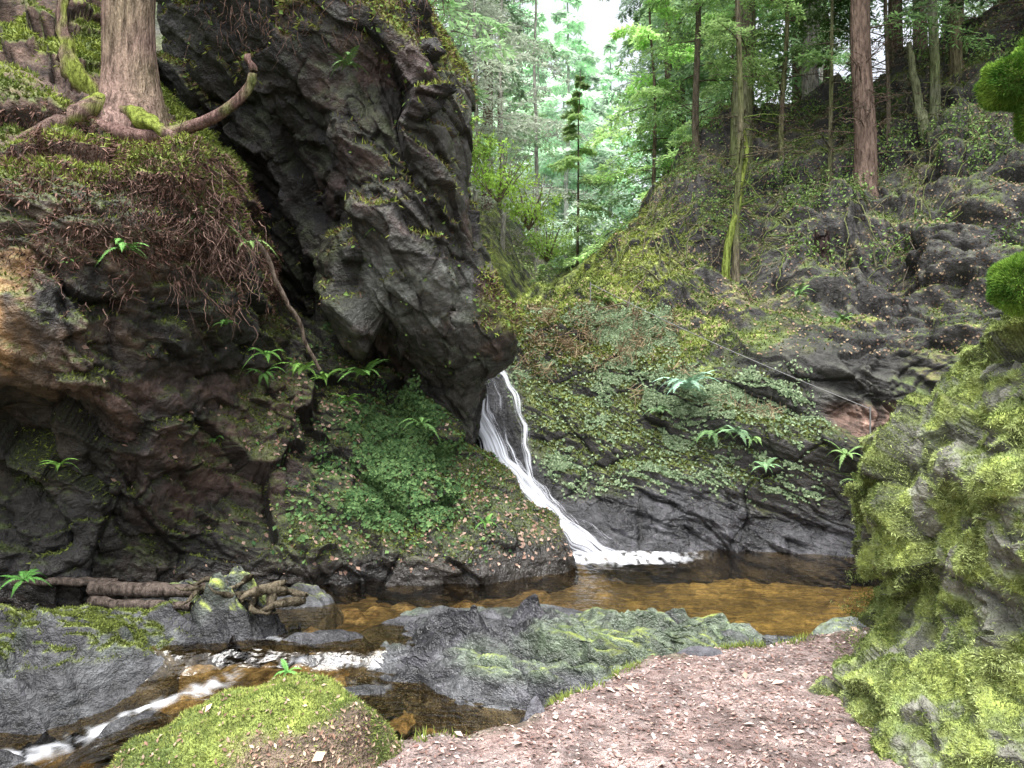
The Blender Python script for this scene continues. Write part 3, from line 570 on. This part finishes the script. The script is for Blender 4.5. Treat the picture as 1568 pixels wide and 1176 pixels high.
m=np.clip(sm(f*.9+ff*1.0+N_[:,2]*.3,-.36,.04),0,1)
col=lerp(np.array([.18,.18,.15]),np.array([.40,.41,.36]),sm(ff+f,-.3,.4));col=lerp(col,np.array([.26,.32,.18]),.7*sm(ff,-.3,.2))
col=lerp(col,lerp(moss_g,moss_b,sm(ff,-.3,.3)),m*.95)*(.5+.5*sm(e1,0,.06))[:,None]
boul=make('mossy_boulder',P_,gfaces(nu,nv) if fd>0 else gfaces(nu,nv)[:,::-1],ROCK,bc(col,f*0))
mm=m.reshape(nu,nv)
pp,pn=sample(GD,mm+.06,380000,fd)
cm=fbm(pp*6,3,44)+.6*fbm(pp*22,2,45)
V,F,C=blades(pp,pn,.015,.0028,1.2,lerp(moss_g*.85,np.array([.42,.50,.20]),sm(cm+rng.normal(size=len(pp))*.2,-.5,.4)),-.1,.35);make('moss_tufts',V,F,MOSS,C,False,boul)

def ball(c,r,seed,sq=(1,1,1)):
    a=60;th=np.linspace(0,np.pi,a);ph=np.linspace(0,2*np.pi,a*2);T,Ph=np.meshgrid(th,ph,indexing='ij')
    d=np.stack([np.sin(T)*np.cos(Ph),np.sin(T)*np.sin(Ph),np.cos(T)],2).reshape(-1,3)
    rr=r*(1+.25*fbm(d*2+seed,3,seed)); return (np.array(c)+d*rr[:,None]*np.array(sq)).reshape(a,2*a,3)
shelfP=[
[(2.35,3.6,1.9),(2.6,3.6,2.2),(2.45,3.5,2.6),(2.35,3.4,3.0),(2.6,3.4,3.5),(2.9,3.5,4.2)],
[(2.75,3.3,1.85),(2.75,3.3,2.2),(2.6,3.2,2.6),(2.55,3.1,3.0),(2.7,3.1,3.5),(3.0,3.2,4.2)],
[(2.9,2.4,1.8),(2.9,2.4,2.2),(2.8,2.4,2.6),(2.8,2.4,3.0),(2.9,2.4,3.5),(3.1,2.4,4.2)]]
G=gs(shelfP,120,120);nn=gnorm(G);nn=nn*(1 if nn[60,60,0]<0 else -1);q=G.reshape(-1,3)
G=G+nn*(.1*facet(q*3,300)[0]+.06*fbm(q*4,3,301)).reshape(120,120,1)
G[:,:,0]+=.35
q=G.reshape(-1,3);shelf=make('rock_shelf',q,gfaces(120,120),ROCK,bc(np.tile(np.array([.05,.045,.04]),(len(q),1)),np.zeros(len(q))))
VA=Acc();BL=Acc()
for c,r,sq in [((2.20,3.2,2.92),.13,(1,1,.8)),((2.40,3.25,3.02),.16,(1,1,1)),((2.36,3.15,2.78),.15,(1,1,1)),((2.5,3.1,2.6),.15,(1,1,1.1)),((2.22,3.2,2.03),.11,(1,1,1.1)),((2.36,3.15,2.10),.14,(1,1,1.1)),((2.33,3.1,1.92),.12,(1,1,1)),((2.5,3.2,2.0),.18,(1,1,1.4))]:
    g=ball(c,r,int(r*100),sq);V=g.reshape(-1,3);VA.add(V,gfaces(60,120),np.tile(moss_g*.8,(len(V),1)))
    cc=np.array(c)
    pp,pn=sample(g,np.ones((60,120)),18000); pn=nz(pp-cc)
    V,F,C=blades(pp,pn,.018,.0026,.8,lerp(np.array([.07,.17,.03]),np.array([.24,.40,.07]),sm(fbm(pp*14,2,5)+rng.normal(size=len(pp))*.2,-.5,.5)),.1,.3);BL.add(V,F,C)
cu=VA.make('moss_cushions',[MOSS]);BL.make('moss_tufts',[MOSS],cu,False)

# ================================================================ FERNS
def fern(pos,n=9,L=.4,col=(.10,.24,.06),dirbias=(0,-.3,0),droop=1.0,name='fern'):
    a=Acc()
    n=n+3
    for i in range(n):
        az=2*math.pi*i/n+rng.random()*.9; d=np.array([math.cos(az),math.sin(az),0])+np.array(dirbias);d/=np.linalg.norm(d)+1e-6
        l=L*(.55+.65*rng.random());t=np.linspace(0,1,34)[:,None];el=.45+.7*rng.random();dp=droop*(.5+.7*rng.random())
        c=np.array(pos)+d*l*t*.8+np.array([0,0,1])*l*(el*t-dp*t*t)
        V,F=tube(c,.003*(1.2-t[:,0]),3);a.add(V,F,np.array(col)*.6)
        T=nz(np.gradient(c,axis=0));s=nz(np.cross(T,np.array([0,0,1.])));u=np.cross(s,T)
        w=(l*.17*np.sin(np.pi*np.clip(t[:,0]*.93+.07,0,1)**.75))[:,None]
        for sg in (-1,1):
            b=c[1:];sd=nz(s[1:]*sg+T[1:]*.35-u[1:]*.25+rng.normal(size=(33,3))*.08);ww=w[1:]*(.8+.3*rng.random((33,1)));h=T[1:]*l*.009
            Vq=np.stack([b-h,b+sd*ww*.55-h*1.2,b+sd*ww,b+sd*ww*.5+h*1.2,b+h],1).reshape(-1,3)
            Fq=np.arange(len(b)*5).reshape(-1,5);a.add(Vq,Fq,np.array(col)*(.7+.6*rng.random()))
    return a.make(name,[LEAF],smooth=False)
for ps,nf,l,c in [((2.42,10.15,1.52),14,.62,(.27,.43,.32)),((3.0,9.8,.95),7,.35,(.22,.36,.2)),((3.3,9.55,.5),6,.3,(.2,.34,.17)),((2.75,10.05,.9),7,.4,(.15,.26,.11)),((4.2,9.2,.7),7,.3,(.2,.32,.12)),((4.35,9.15,.35),6,.3,(.2,.32,.12)),
  ((3.2,9.75,.85),6,.3,(.2,.32,.12)),((2.1,10.4,1.2),6,.3,(.16,.26,.12)),
  ((-3.35,6.3,2.75),8,.36,(.16,.34,.10)),((-4.4,6.0,3.1),7,.3,(.18,.36,.11)),((-2.65,7.35,3.0),6,.38,(.2,.3,.11)),((-2.55,7.6,1.9),6,.28,(.14,.30,.07)),
  ((-2.4,8.4,1.75),9,.42,(.16,.30,.07)),((-2.2,8.55,1.65),8,.35,(.16,.30,.07)),((-1.75,8.6,1.7),7,.38,(.15,.30,.08)),((-1.1,8.9,1.1),7,.36,(.18,.34,.11)),((-1.9,8.5,1.4),6,.3,(.15,.3,.07)),
  ((-3.0,7.0,3.2),6,.25,(.16,.3,.09)),((-3.7,6.1,2.6),5,.2,(.16,.3,.09)),((-2.9,7.4,2.2),5,.22,(.14,.3,.08)),((-2.75,8.1,1.7),6,.3,(.12,.26,.07)),((-3.2,7.9,1.0),5,.2,(.12,.26,.07)),((-2.9,8.2,.9),5,.22,(.12,.26,.07)),
  ((-1.45,8.0,3.3),5,.2,(.14,.30,.07)),((-1.75,7.8,5.0),7,.3,(.16,.28,.11)),((-.5,8.9,3.0),5,.2,(.14,.32,.07)),((-3.9,6.3,.9),6,.2,(.2,.38,.08)),((-4.2,6.3,-.1),7,.25,(.10,.26,.06)),
  ((-1.05,3.42,.25),4,.10,(.16,.38,.10)),((-.3,8.4,-.0),5,.2,(.16,.34,.08)),((1.6,12.4,3.0),7,.4,(.2,.32,.1)),((4.5,11.5,3.0),7,.4,(.16,.28,.1)),((5.1,11.3,2.6),7,.35,(.16,.28,.1))]:
    fern(ps,nf,l,c)

# ================================================================ HANGING ROOTS on cliff lip
a=Acc()
lip=np.array([(-4.7,5.95,3.15),(-4.2,5.9,3.05),(-3.8,6.05,3.0),(-3.4,6.2,3.2),(-3.1,6.5,3.35),(-2.85,6.85,3.4),(-2.65,7.0,3.2),(-2.55,7.1,2.9)])
TL=cr(len(lip),500)@lip
for i in range(105):
    k0=rng.integers(0,500);big_=(k0>300);c0=TL[k0]+rng.normal(size=3)*np.array([.08,.06,.25])-np.array([0,0,.45*rng.random()]);ll=(.05+.15*rng.random()+(.22*rng.random()**1.5 if big_ else 0))
    sw=rng.normal()*.35
    for j in range(rng.integers(4,10)):
        c=c0+rng.normal(size=3)*np.array([.07,.05,.06]);l=ll*(.4+.9*rng.random())
        t=np.linspace(0,1,7)[:,None];q=c+np.array([sw+rng.normal()*.35,-.1+rng.normal()*.2,-1])*l*t+np.cumsum(rng.normal(size=(7,3))*.015,0)
        V,F=tube(q,(.0048*(1.15-t[:,0])),3);a.add(V,F,lerp(np.array([.06,.04,.034]),np.array([.34,.23,.19]),rng.random()**1.4))
for i in range(160):
    c=np.array([rng.uniform(-3.2,-.7),7.75,5.55])+rng.normal(size=3)*.15; c[2]=5.6+rng.normal()*.2; l=.1+.25*rng.random()
    t=np.linspace(0,1,5)[:,None];q=c+np.array([rng.normal()*.3,0,-1])*l*t+rng.normal(size=(5,3))*.02
    V,F=tube(q,(.005*(1.1-t[:,0])),3);a.add(V,F,np.array([.15,.10,.08]))
a.make('hanging_roots',[BARK])
a=Acc()
t=cr(7,40);c=t@np.array([(-4.1,7.2,4.15),(-3.56,7.1,4.0),(-3.05,7.1,4.12),(-2.75,7.1,4.28),(-2.57,7.1,4.45),(-2.52,7.1,4.62),(-2.56,7.1,4.80)])
V,F=tube(c,np.interp(np.linspace(0,1,40),[0,.5,.9,1],[.075,.05,.04,.03]),10);V+=.035*fbm(V*9,3,3)[:,None]
C=lerp(np.array([.20,.13,.115]),moss_g*1.3,sm(fbm(V*4,2,5)+V[:,2]-4.6,-.1,.4));a.add(V,F,C)
a.make('curved_root',[BARK])
a=Acc();V,F=tube(wob((-2.52,7.2,3.0),(-2.05,7.8,1.75),20,.10,4),np.linspace(.026,.018,20),8);a.add(V,F,np.array([.20,.16,.13]));a.make('fallen_branch',[BARK])

# ================================================================ TREES
def leafspray(bp,bd,ln,leaf,col,droop,rs,nt=13,nl=9,wide=.38,jit=.35):
    Vs=[];Cs=[]
    n=len(bp);T=nz(np.gradient(bp,axis=0));S=nz(np.cross(T,np.array([0,0,1.])))
    tt=np.linspace(.12,1,nt);k=(tt*(n-1)).astype(int)
    base=bp[k];s=S[k];t=T[k]
    for sg in (-1,1):
        d=nz(s*sg+t*.75+rs.normal(size=s.shape)*.2); L=ln*wide*(1.1-tt)*(.6+.7*rs.random(nt))+.12*ln*.5
        u=np.linspace(.1,1,nl)[None,:,None]
        pts=base[:,None]+d[:,None]*L[:,None,None]*u-np.array([0,0,1])*droop*L[:,None,None]*u**2
        pts=pts.reshape(-1,3);dd=np.repeat(d,nl,0);m=len(pts)
        for sg2 in (-1,1):
            nrm=nz(np.array([0,0,1.])+rs.normal(size=(m,3))*jit);sd=nz(np.cross(dd,nrm))*sg2
            ld=nz(dd*.8+sd*.9+rs.normal(size=(m,3))*.2-np.array([0,0,.2]));wd=nz(np.cross(ld,nrm))
            l=leaf*(.6+.8*rs.random((m,1)));wv=l*.17
            Vs.append(np.stack([pts,pts+ld*l*.5+wd*wv,pts+ld*l,pts+ld*l*.5-wd*wv],1).reshape(-1,3))
            c=np.asarray(col)*(.65+.7*rs.random((m,1)));Cs.append(np.repeat(c[:,None],4,1).reshape(-1,3))
    return np.concatenate(Vs),np.concatenate(Cs)
def conifer(seed,Ht,r0,zb,L,nb,leaf,col,bark=(.16,.12,.10),droop=.35,dead=10,nt=13,nl=8,mossy=0.,lean=(0,0),flare=1.35,wide=.38):
    rs=np.random.default_rng(seed);a=Acc()
    h=np.concatenate([np.linspace(-1.5,1,10),np.linspace(1.3,Ht,26)]);ax=np.stack([lean[0]*h/Ht,lean[1]*h/Ht,h],1)
    ax[:,0]+=.10*vn(np.stack([h*.35,h*0,h*0],1)+seed,seed)*np.clip(h,0,3)/3;ax[:,1]+=.10*vn(np.stack([h*.35,h*0+5,h*0],1)+seed,seed)*np.clip(h,0,3)/3
    rad=r0*(1-.85*np.clip(h/Ht,0,1))*(1+(flare-1)*np.exp(-np.clip(h,-.15,9)*4))
    V,F=tube(ax,rad,14);V+=(.14*r0*fbm(V*np.array([9,9,1.5]),3,seed))[:,None]
    C=lerp(np.array(bark),moss_g*1.1,np.clip(mossy*sm(fbm(V*1.7,3,seed+1),-.35,.25),0,1));a.add(V,F,C,0)
    def branch(z,az,l,dr,leafy):
        t=np.linspace(0,1,12)[:,None];o=np.array([np.interp(z,h,ax[:,0]),np.interp(z,h,ax[:,1]),z])
        d=np.array([math.cos(az),math.sin(az),0]);q=o+d*l*t+np.array([0,0,1])*l*(.18*t-dr*t*t)+rs.normal(size=(12,3))*.012*l*t
        V,F=tube(q,(.008+.010*l/2)*(1.08-t[:,0]),4);a.add(V,F,np.array(bark)*.9 if rs.random()>mossy*.7 else moss_g*1.3,0)
        if leafy:
            V,C=leafspray(q,d,l,leaf,np.array(col)*(.75+.5*rs.random()),droop,rs,nt,nl,wide);a.add(V,np.arange(len(V)).reshape(-1,4),C,1)
        else:
            for j in range(4):
                b=q[4+2*j];dd=rs.normal(size=3)*.3*l*.6;dd[2]*=.5;V,F=tube(b+dd*np.linspace(0,1,5)[:,None]+rs.normal(size=(5,3))*.02,.006,3);a.add(V,F,np.array(bark)*.9,0)
    for i in range(dead): branch(rs.uniform(.6,max(zb,1.2)),rs.uniform(0,6.28),rs.uniform(.4,1.3),rs.uniform(-.2,.4),False)
    for i in range(nb):
        fr=(i+rs.random())/nb; z=zb+(Ht-zb)*fr; branch(z,rs.uniform(0,6.28),L*(1.02-fr)**.75*(.65+.5*rs.random()),droop*(.7+.6*rs.random()),True)
    return a
def place(a,name,pos,parent=None,rot=0,s=1):
    ob=a if isinstance(a,bpy.types.Object) else a.make(name,[BARK,TREELEAF],smooth=True)
    ob.location=pos;ob.rotation_euler=(0,0,rot);ob.scale=(s,s,s)
    if parent: ob.parent=parent
    return ob
def tr(x,y,name='conifer_tree',**k):
    a=conifer(**k); return place(a,name,(x,y,hz(x,y)-.15))
tr(6.75,14.0,seed=1,Ht=17,r0=.21,zb=3.2,L=2.6,nb=38,leaf=.11,col=(.17,.29,.11),bark=(.20,.145,.12),dead=24)
tr(4.9,15.6,seed=2,Ht=18,r0=.23,zb=3.4,L=3.0,nb=40,leaf=.12,col=(.24,.37,.14),bark=(.17,.15,.12),dead=12,mossy=.6,flare=1.2)
tr(3.95,12.9,seed=3,Ht=11,r0=.065,zb=3.8,L=1.5,nb=22,leaf=.09,col=(.25,.38,.14),bark=(.16,.14,.10),dead=30,mossy=.5)
tr(8.2,14.2,seed=4,Ht=14,r0=.10,zb=3.2,L=2.0,nb=28,leaf=.10,col=(.15,.26,.09),bark=(.17,.17,.13),dead=20,mossy=.5)
tr(6.3,14.5,seed=5,Ht=9,r0=.05,zb=2.6,L=1.4,nb=22,leaf=.09,col=(.18,.30,.11),bark=(.14,.125,.09),dead=20,mossy=.4)
tr(7.35,14.3,seed=6,Ht=9,r0=.045,zb=2.2,L=1.5,nb=22,leaf=.09,col=(.15,.24,.10),bark=(.14,.12,.09),dead=20)
tr(4.1,16.3,seed=7,Ht=10,r0=.08,zb=1.2,L=1.9,nb=34,leaf=.10,col=(.27,.43,.16),bark=(.14,.12,.09),dead=6,droop=.45)
tr(9.0,14.8,seed=8,Ht=12,r0=.12,zb=2.6,L=2.4,nb=34,leaf=.11,col=(.12,.20,.085),dead=16,mossy=.3)
tr(5.6,15.2,seed=9,Ht=12,r0=.055,zb=2.4,L=1.8,nb=28,leaf=.10,col=(.21,.33,.13),dead=20,mossy=.5)
tr(10.0,14.0,seed=10,Ht=9,r0=.09,zb=1.2,L=2.2,nb=34,leaf=.11,col=(.09,.16,.07),dead=10)
a=Acc()
b=np.array([7.95,14.0,hz(7.95,14.0)-.2]);V,F=tube(wob(b,b+np.array([-.35,0,1.9]),16,.12,3),np.linspace(.11,.05,16),9);a.add(V,F,lerp(np.array([.22,.21,.17]),moss_g*1.2,.4));a.make('dead_tree',[BARK])
a=Acc()
b=np.array([3.75,12.9,hz(3.75,12.9)-.2]);q=cr(6,30)@np.array([b,b+np.array([.05,0,.8]),b+np.array([.22,0,1.5]),b+np.array([.3,0,2.0]),b+np.array([.38,0,2.5]),b+np.array([.34,0,2.9])])
V,F=tube(q,np.linspace(.08,.025,30),9);V+=(.03*fbm(V*7,3,2))[:,None];a.add(V,F,lerp(moss_g,moss_b,.5));
for i in range(9):
    k=8+2*i;dd=rng.normal(size=3)*.25;V,F=tube(wob(q[k],q[k]+dd,8,.1,i),np.linspace(.02,.008,8),5);a.add(V,F,moss_g*1.2)
a.make('dead_tree',[BARK])
a=Acc();b=np.array([5.55,13.1,hz(5.55,13.1)-.35]);t=np.linspace(0,1,16)
V,F=tube(b+np.array([0,0,.95])*t[:,None],.17*(1.5-.9*t**.5)+.01,14);V+=(.07*fbm(V*8,3,2))[:,None];V[-14:,2]+=rng.normal(size=14)*.10;a.add(V,F,np.array([.06,.044,.042]));a.make('tree_stump',[BARK])
a=conifer(seed=21,Ht=15,r0=.27,zb=6,L=2.2,nb=18,leaf=.12,col=(.12,.24,.08),bark=(.29,.20,.175),dead=0,mossy=.3,lean=(-.5,0),flare=1.3)
place(a,'conifer_tree',(-3.92,7.55,4.35))
a=Acc()
for q in [[(-4.15,7.5,4.4),(-4.4,7.4,4.75),(-4.55,7.4,5.2),(-4.5,7.5,6.2)],[(-3.95,7.4,4.4),(-3.5,7.1,4.1),(-3.1,7.0,3.85)],[(-4.1,7.3,4.4),(-4.3,6.9,4.05),(-4.6,6.6,3.7)]]:
    c=cr(len(q),24)@np.array(q);V,F=tube(c,np.linspace(.11,.05,24),9);V+=(.07*fbm(V*6,3,1))[:,None];a.add(V,F,lerp(moss_b*.8,np.array([.2,.14,.12]),sm(fbm(V*4,2,3),0,.3)))
a.make('tree_roots',[BARK])
a=Acc()
for i in range(280):
    xx=rng.uniform(1.8,8.5);yy=rng.uniform(12.2,15.8);L_=rng.uniform(.3,1.1);az=rng.uniform(0,6.28)
    z0=hz(xx,yy);x1=xx+math.cos(az)*L_;y1=yy+math.sin(az)*L_;z1=hz(x1,y1)
    V,F=tube(wob((xx,yy,z0+.04),(x1,y1,z1+.1+rng.random()*.3),10,.25,i),np.linspace(.015,.005,10),4);a.add(V,F,lerp(np.array([.18,.15,.12]),moss_g*1.2,rng.random()))
a.make('twigs',[BARK])

# background forest
forest=bpy.data.objects.new('background_forest',None);scene.collection.objects.link(forest)
protos=[]  # leaf and bark colours paled, painting distant haze into the far trees
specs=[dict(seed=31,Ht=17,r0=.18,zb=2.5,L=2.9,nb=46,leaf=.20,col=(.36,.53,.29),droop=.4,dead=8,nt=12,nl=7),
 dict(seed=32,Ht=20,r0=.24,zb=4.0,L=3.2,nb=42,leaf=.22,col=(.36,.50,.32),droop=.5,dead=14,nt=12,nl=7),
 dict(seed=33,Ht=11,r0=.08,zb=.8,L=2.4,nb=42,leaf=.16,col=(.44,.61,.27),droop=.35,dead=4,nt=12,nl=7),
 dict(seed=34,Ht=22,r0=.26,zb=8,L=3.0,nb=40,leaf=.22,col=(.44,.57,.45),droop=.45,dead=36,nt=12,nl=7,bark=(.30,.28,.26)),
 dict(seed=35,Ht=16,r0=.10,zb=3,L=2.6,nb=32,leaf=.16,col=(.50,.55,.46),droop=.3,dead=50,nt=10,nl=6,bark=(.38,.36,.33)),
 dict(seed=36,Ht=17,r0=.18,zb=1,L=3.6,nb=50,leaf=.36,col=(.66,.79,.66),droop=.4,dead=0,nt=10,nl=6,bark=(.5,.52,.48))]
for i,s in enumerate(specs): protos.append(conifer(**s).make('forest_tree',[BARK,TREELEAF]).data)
for o in [o for o in scene.objects if o.name.startswith('forest_tree')]: bpy.data.objects.remove(o)
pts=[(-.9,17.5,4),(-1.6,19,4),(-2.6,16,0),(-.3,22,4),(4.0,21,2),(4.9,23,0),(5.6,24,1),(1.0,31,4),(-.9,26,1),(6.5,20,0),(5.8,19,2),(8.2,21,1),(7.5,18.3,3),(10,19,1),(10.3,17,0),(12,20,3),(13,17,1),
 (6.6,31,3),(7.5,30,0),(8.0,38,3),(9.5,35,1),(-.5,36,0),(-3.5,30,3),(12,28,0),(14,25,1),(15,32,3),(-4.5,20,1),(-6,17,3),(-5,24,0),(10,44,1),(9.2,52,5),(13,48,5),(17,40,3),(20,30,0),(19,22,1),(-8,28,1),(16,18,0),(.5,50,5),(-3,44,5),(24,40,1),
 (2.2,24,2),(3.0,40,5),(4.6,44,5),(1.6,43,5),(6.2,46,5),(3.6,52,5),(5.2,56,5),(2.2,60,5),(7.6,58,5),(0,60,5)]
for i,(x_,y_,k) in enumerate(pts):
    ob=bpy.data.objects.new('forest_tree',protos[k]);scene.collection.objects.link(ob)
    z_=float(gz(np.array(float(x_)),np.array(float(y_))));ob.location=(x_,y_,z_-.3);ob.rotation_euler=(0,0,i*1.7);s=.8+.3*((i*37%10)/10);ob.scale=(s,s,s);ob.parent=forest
def shrub(pos,r,n,leaf,col,name='shrub'):
    q=rv(n)*(rng.random((n,1))**.4)*r;q[:,2]*=.8;ns=fbm(q*3/r*.6+5,3,9);q=q[ns>-.05];p=q+np.array(pos)
    V,F,C=leaves(p,nz(q+np.array([0,0,.5])),leaf,.7,np.array(col),0,.6,.4)
    a=Acc();a.add(V,F,C,1)
    for i in range(12):
        d=rv(1)[0];d[2]=abs(d[2]);Vt,Ft=tube(wob(np.array(pos)-np.array([0,0,r*.9]),np.array(pos)+d*r*.9,8,.1,i),np.linspace(.02,.006,8),4);a.add(Vt,Ft,np.array([.18,.15,.11]),0)
    return a.make(name,[BARK,TREELEAF],smooth=False)
for ps,r,c in [((-.3,16,6.3),.8,(.38,.58,.12)),((.4,17.5,6.0),.8,(.40,.60,.13)),((-.9,15,6.6),.6,(.32,.48,.12)),((.9,19,5.4),.7,(.32,.48,.13)),((9.2,12.4,5.3),.9,(.10,.19,.07)),((8.6,12.0,4.3),.6,(.10,.19,.07))]:
    shrub(ps,r,3000,.075,c)

# handrail wire
t=np.linspace(0,1,40)[:,None];c=np.array([1.33,12.4,3.30])*(1-t)+np.array([4.58,9.35,1.28])*t-np.array([0,0,.06])*np.sin(np.pi*t)
V,F=tube(c,.005,6)
m,nt,N,L=newmat('galvanised_wire');b=N.new('ShaderNodeBsdfPrincipled');b.inputs['Base Color'].default_value=(.2,.2,.205,1);b.inputs['Metallic'].default_value=.3;b.inputs['Roughness'].default_value=.6
o=N.new('ShaderNodeOutputMaterial');L.new(b.outputs[0],o.inputs[0])
rail=make('wire_handrail',V,F,m,None)
for k,(q0) in enumerate([c[0],c[-1]]):
    V,F=tube(np.array([q0+np.array([0,0,-.6]),q0+np.array([0,0,0]),q0+np.array([0,0,.03])]),.010,8);make('post',V,F,m,None,parent=rail)

# ================================================================ CAMERA, LIGHT
cam=bpy.data.cameras.new('camera');co=bpy.data.objects.new('camera',cam);scene.collection.objects.link(co)
co.location=(0,0,1.6);co.rotation_euler=(R(90),0,0);cam.sensor_width=36;cam.lens=36/1.4;cam.clip_end=2000;scene.camera=co
el,az=70,190
sl=bpy.data.lights.new('sun','SUN');sl.energy=3.3;sl.angle=R(30);sl.color=(1,.97,.93)
so=bpy.data.objects.new('sun',sl);scene.collection.objects.link(so)
sx,sy=math.sin(R(az)),math.cos(R(az))
from mathutils import Vector
dv=Vector((sx*math.cos(R(el)),sy*math.cos(R(el)),math.sin(R(el))));so.rotation_euler=dv.to_track_quat('Z','Y').to_euler()
w=bpy.data.worlds.new('World');scene.world=w;w.use_nodes=True;N=w.node_tree.nodes;L=w.node_tree.links
bg=N['Background'];sk=N.new('ShaderNodeTexSky');sk.sky_type='NISHITA';sk.sun_disc=False;sk.sun_elevation=R(el);sk.sun_rotation=R(az);sk.dust_density=6;sk.ozone_density=1
hs=N.new('ShaderNodeHueSaturation');hs.inputs['Saturation'].default_value=.25;hs.inputs['Value'].default_value=2.8;L.new(sk.outputs[0],hs.inputs['Color']);L.new(hs.outputs[0],bg.inputs[0]);bg.inputs[1].default_value=.15
scene.view_settings.view_transform='Standard';scene.view_settings.look='None';scene.view_settings.exposure=0
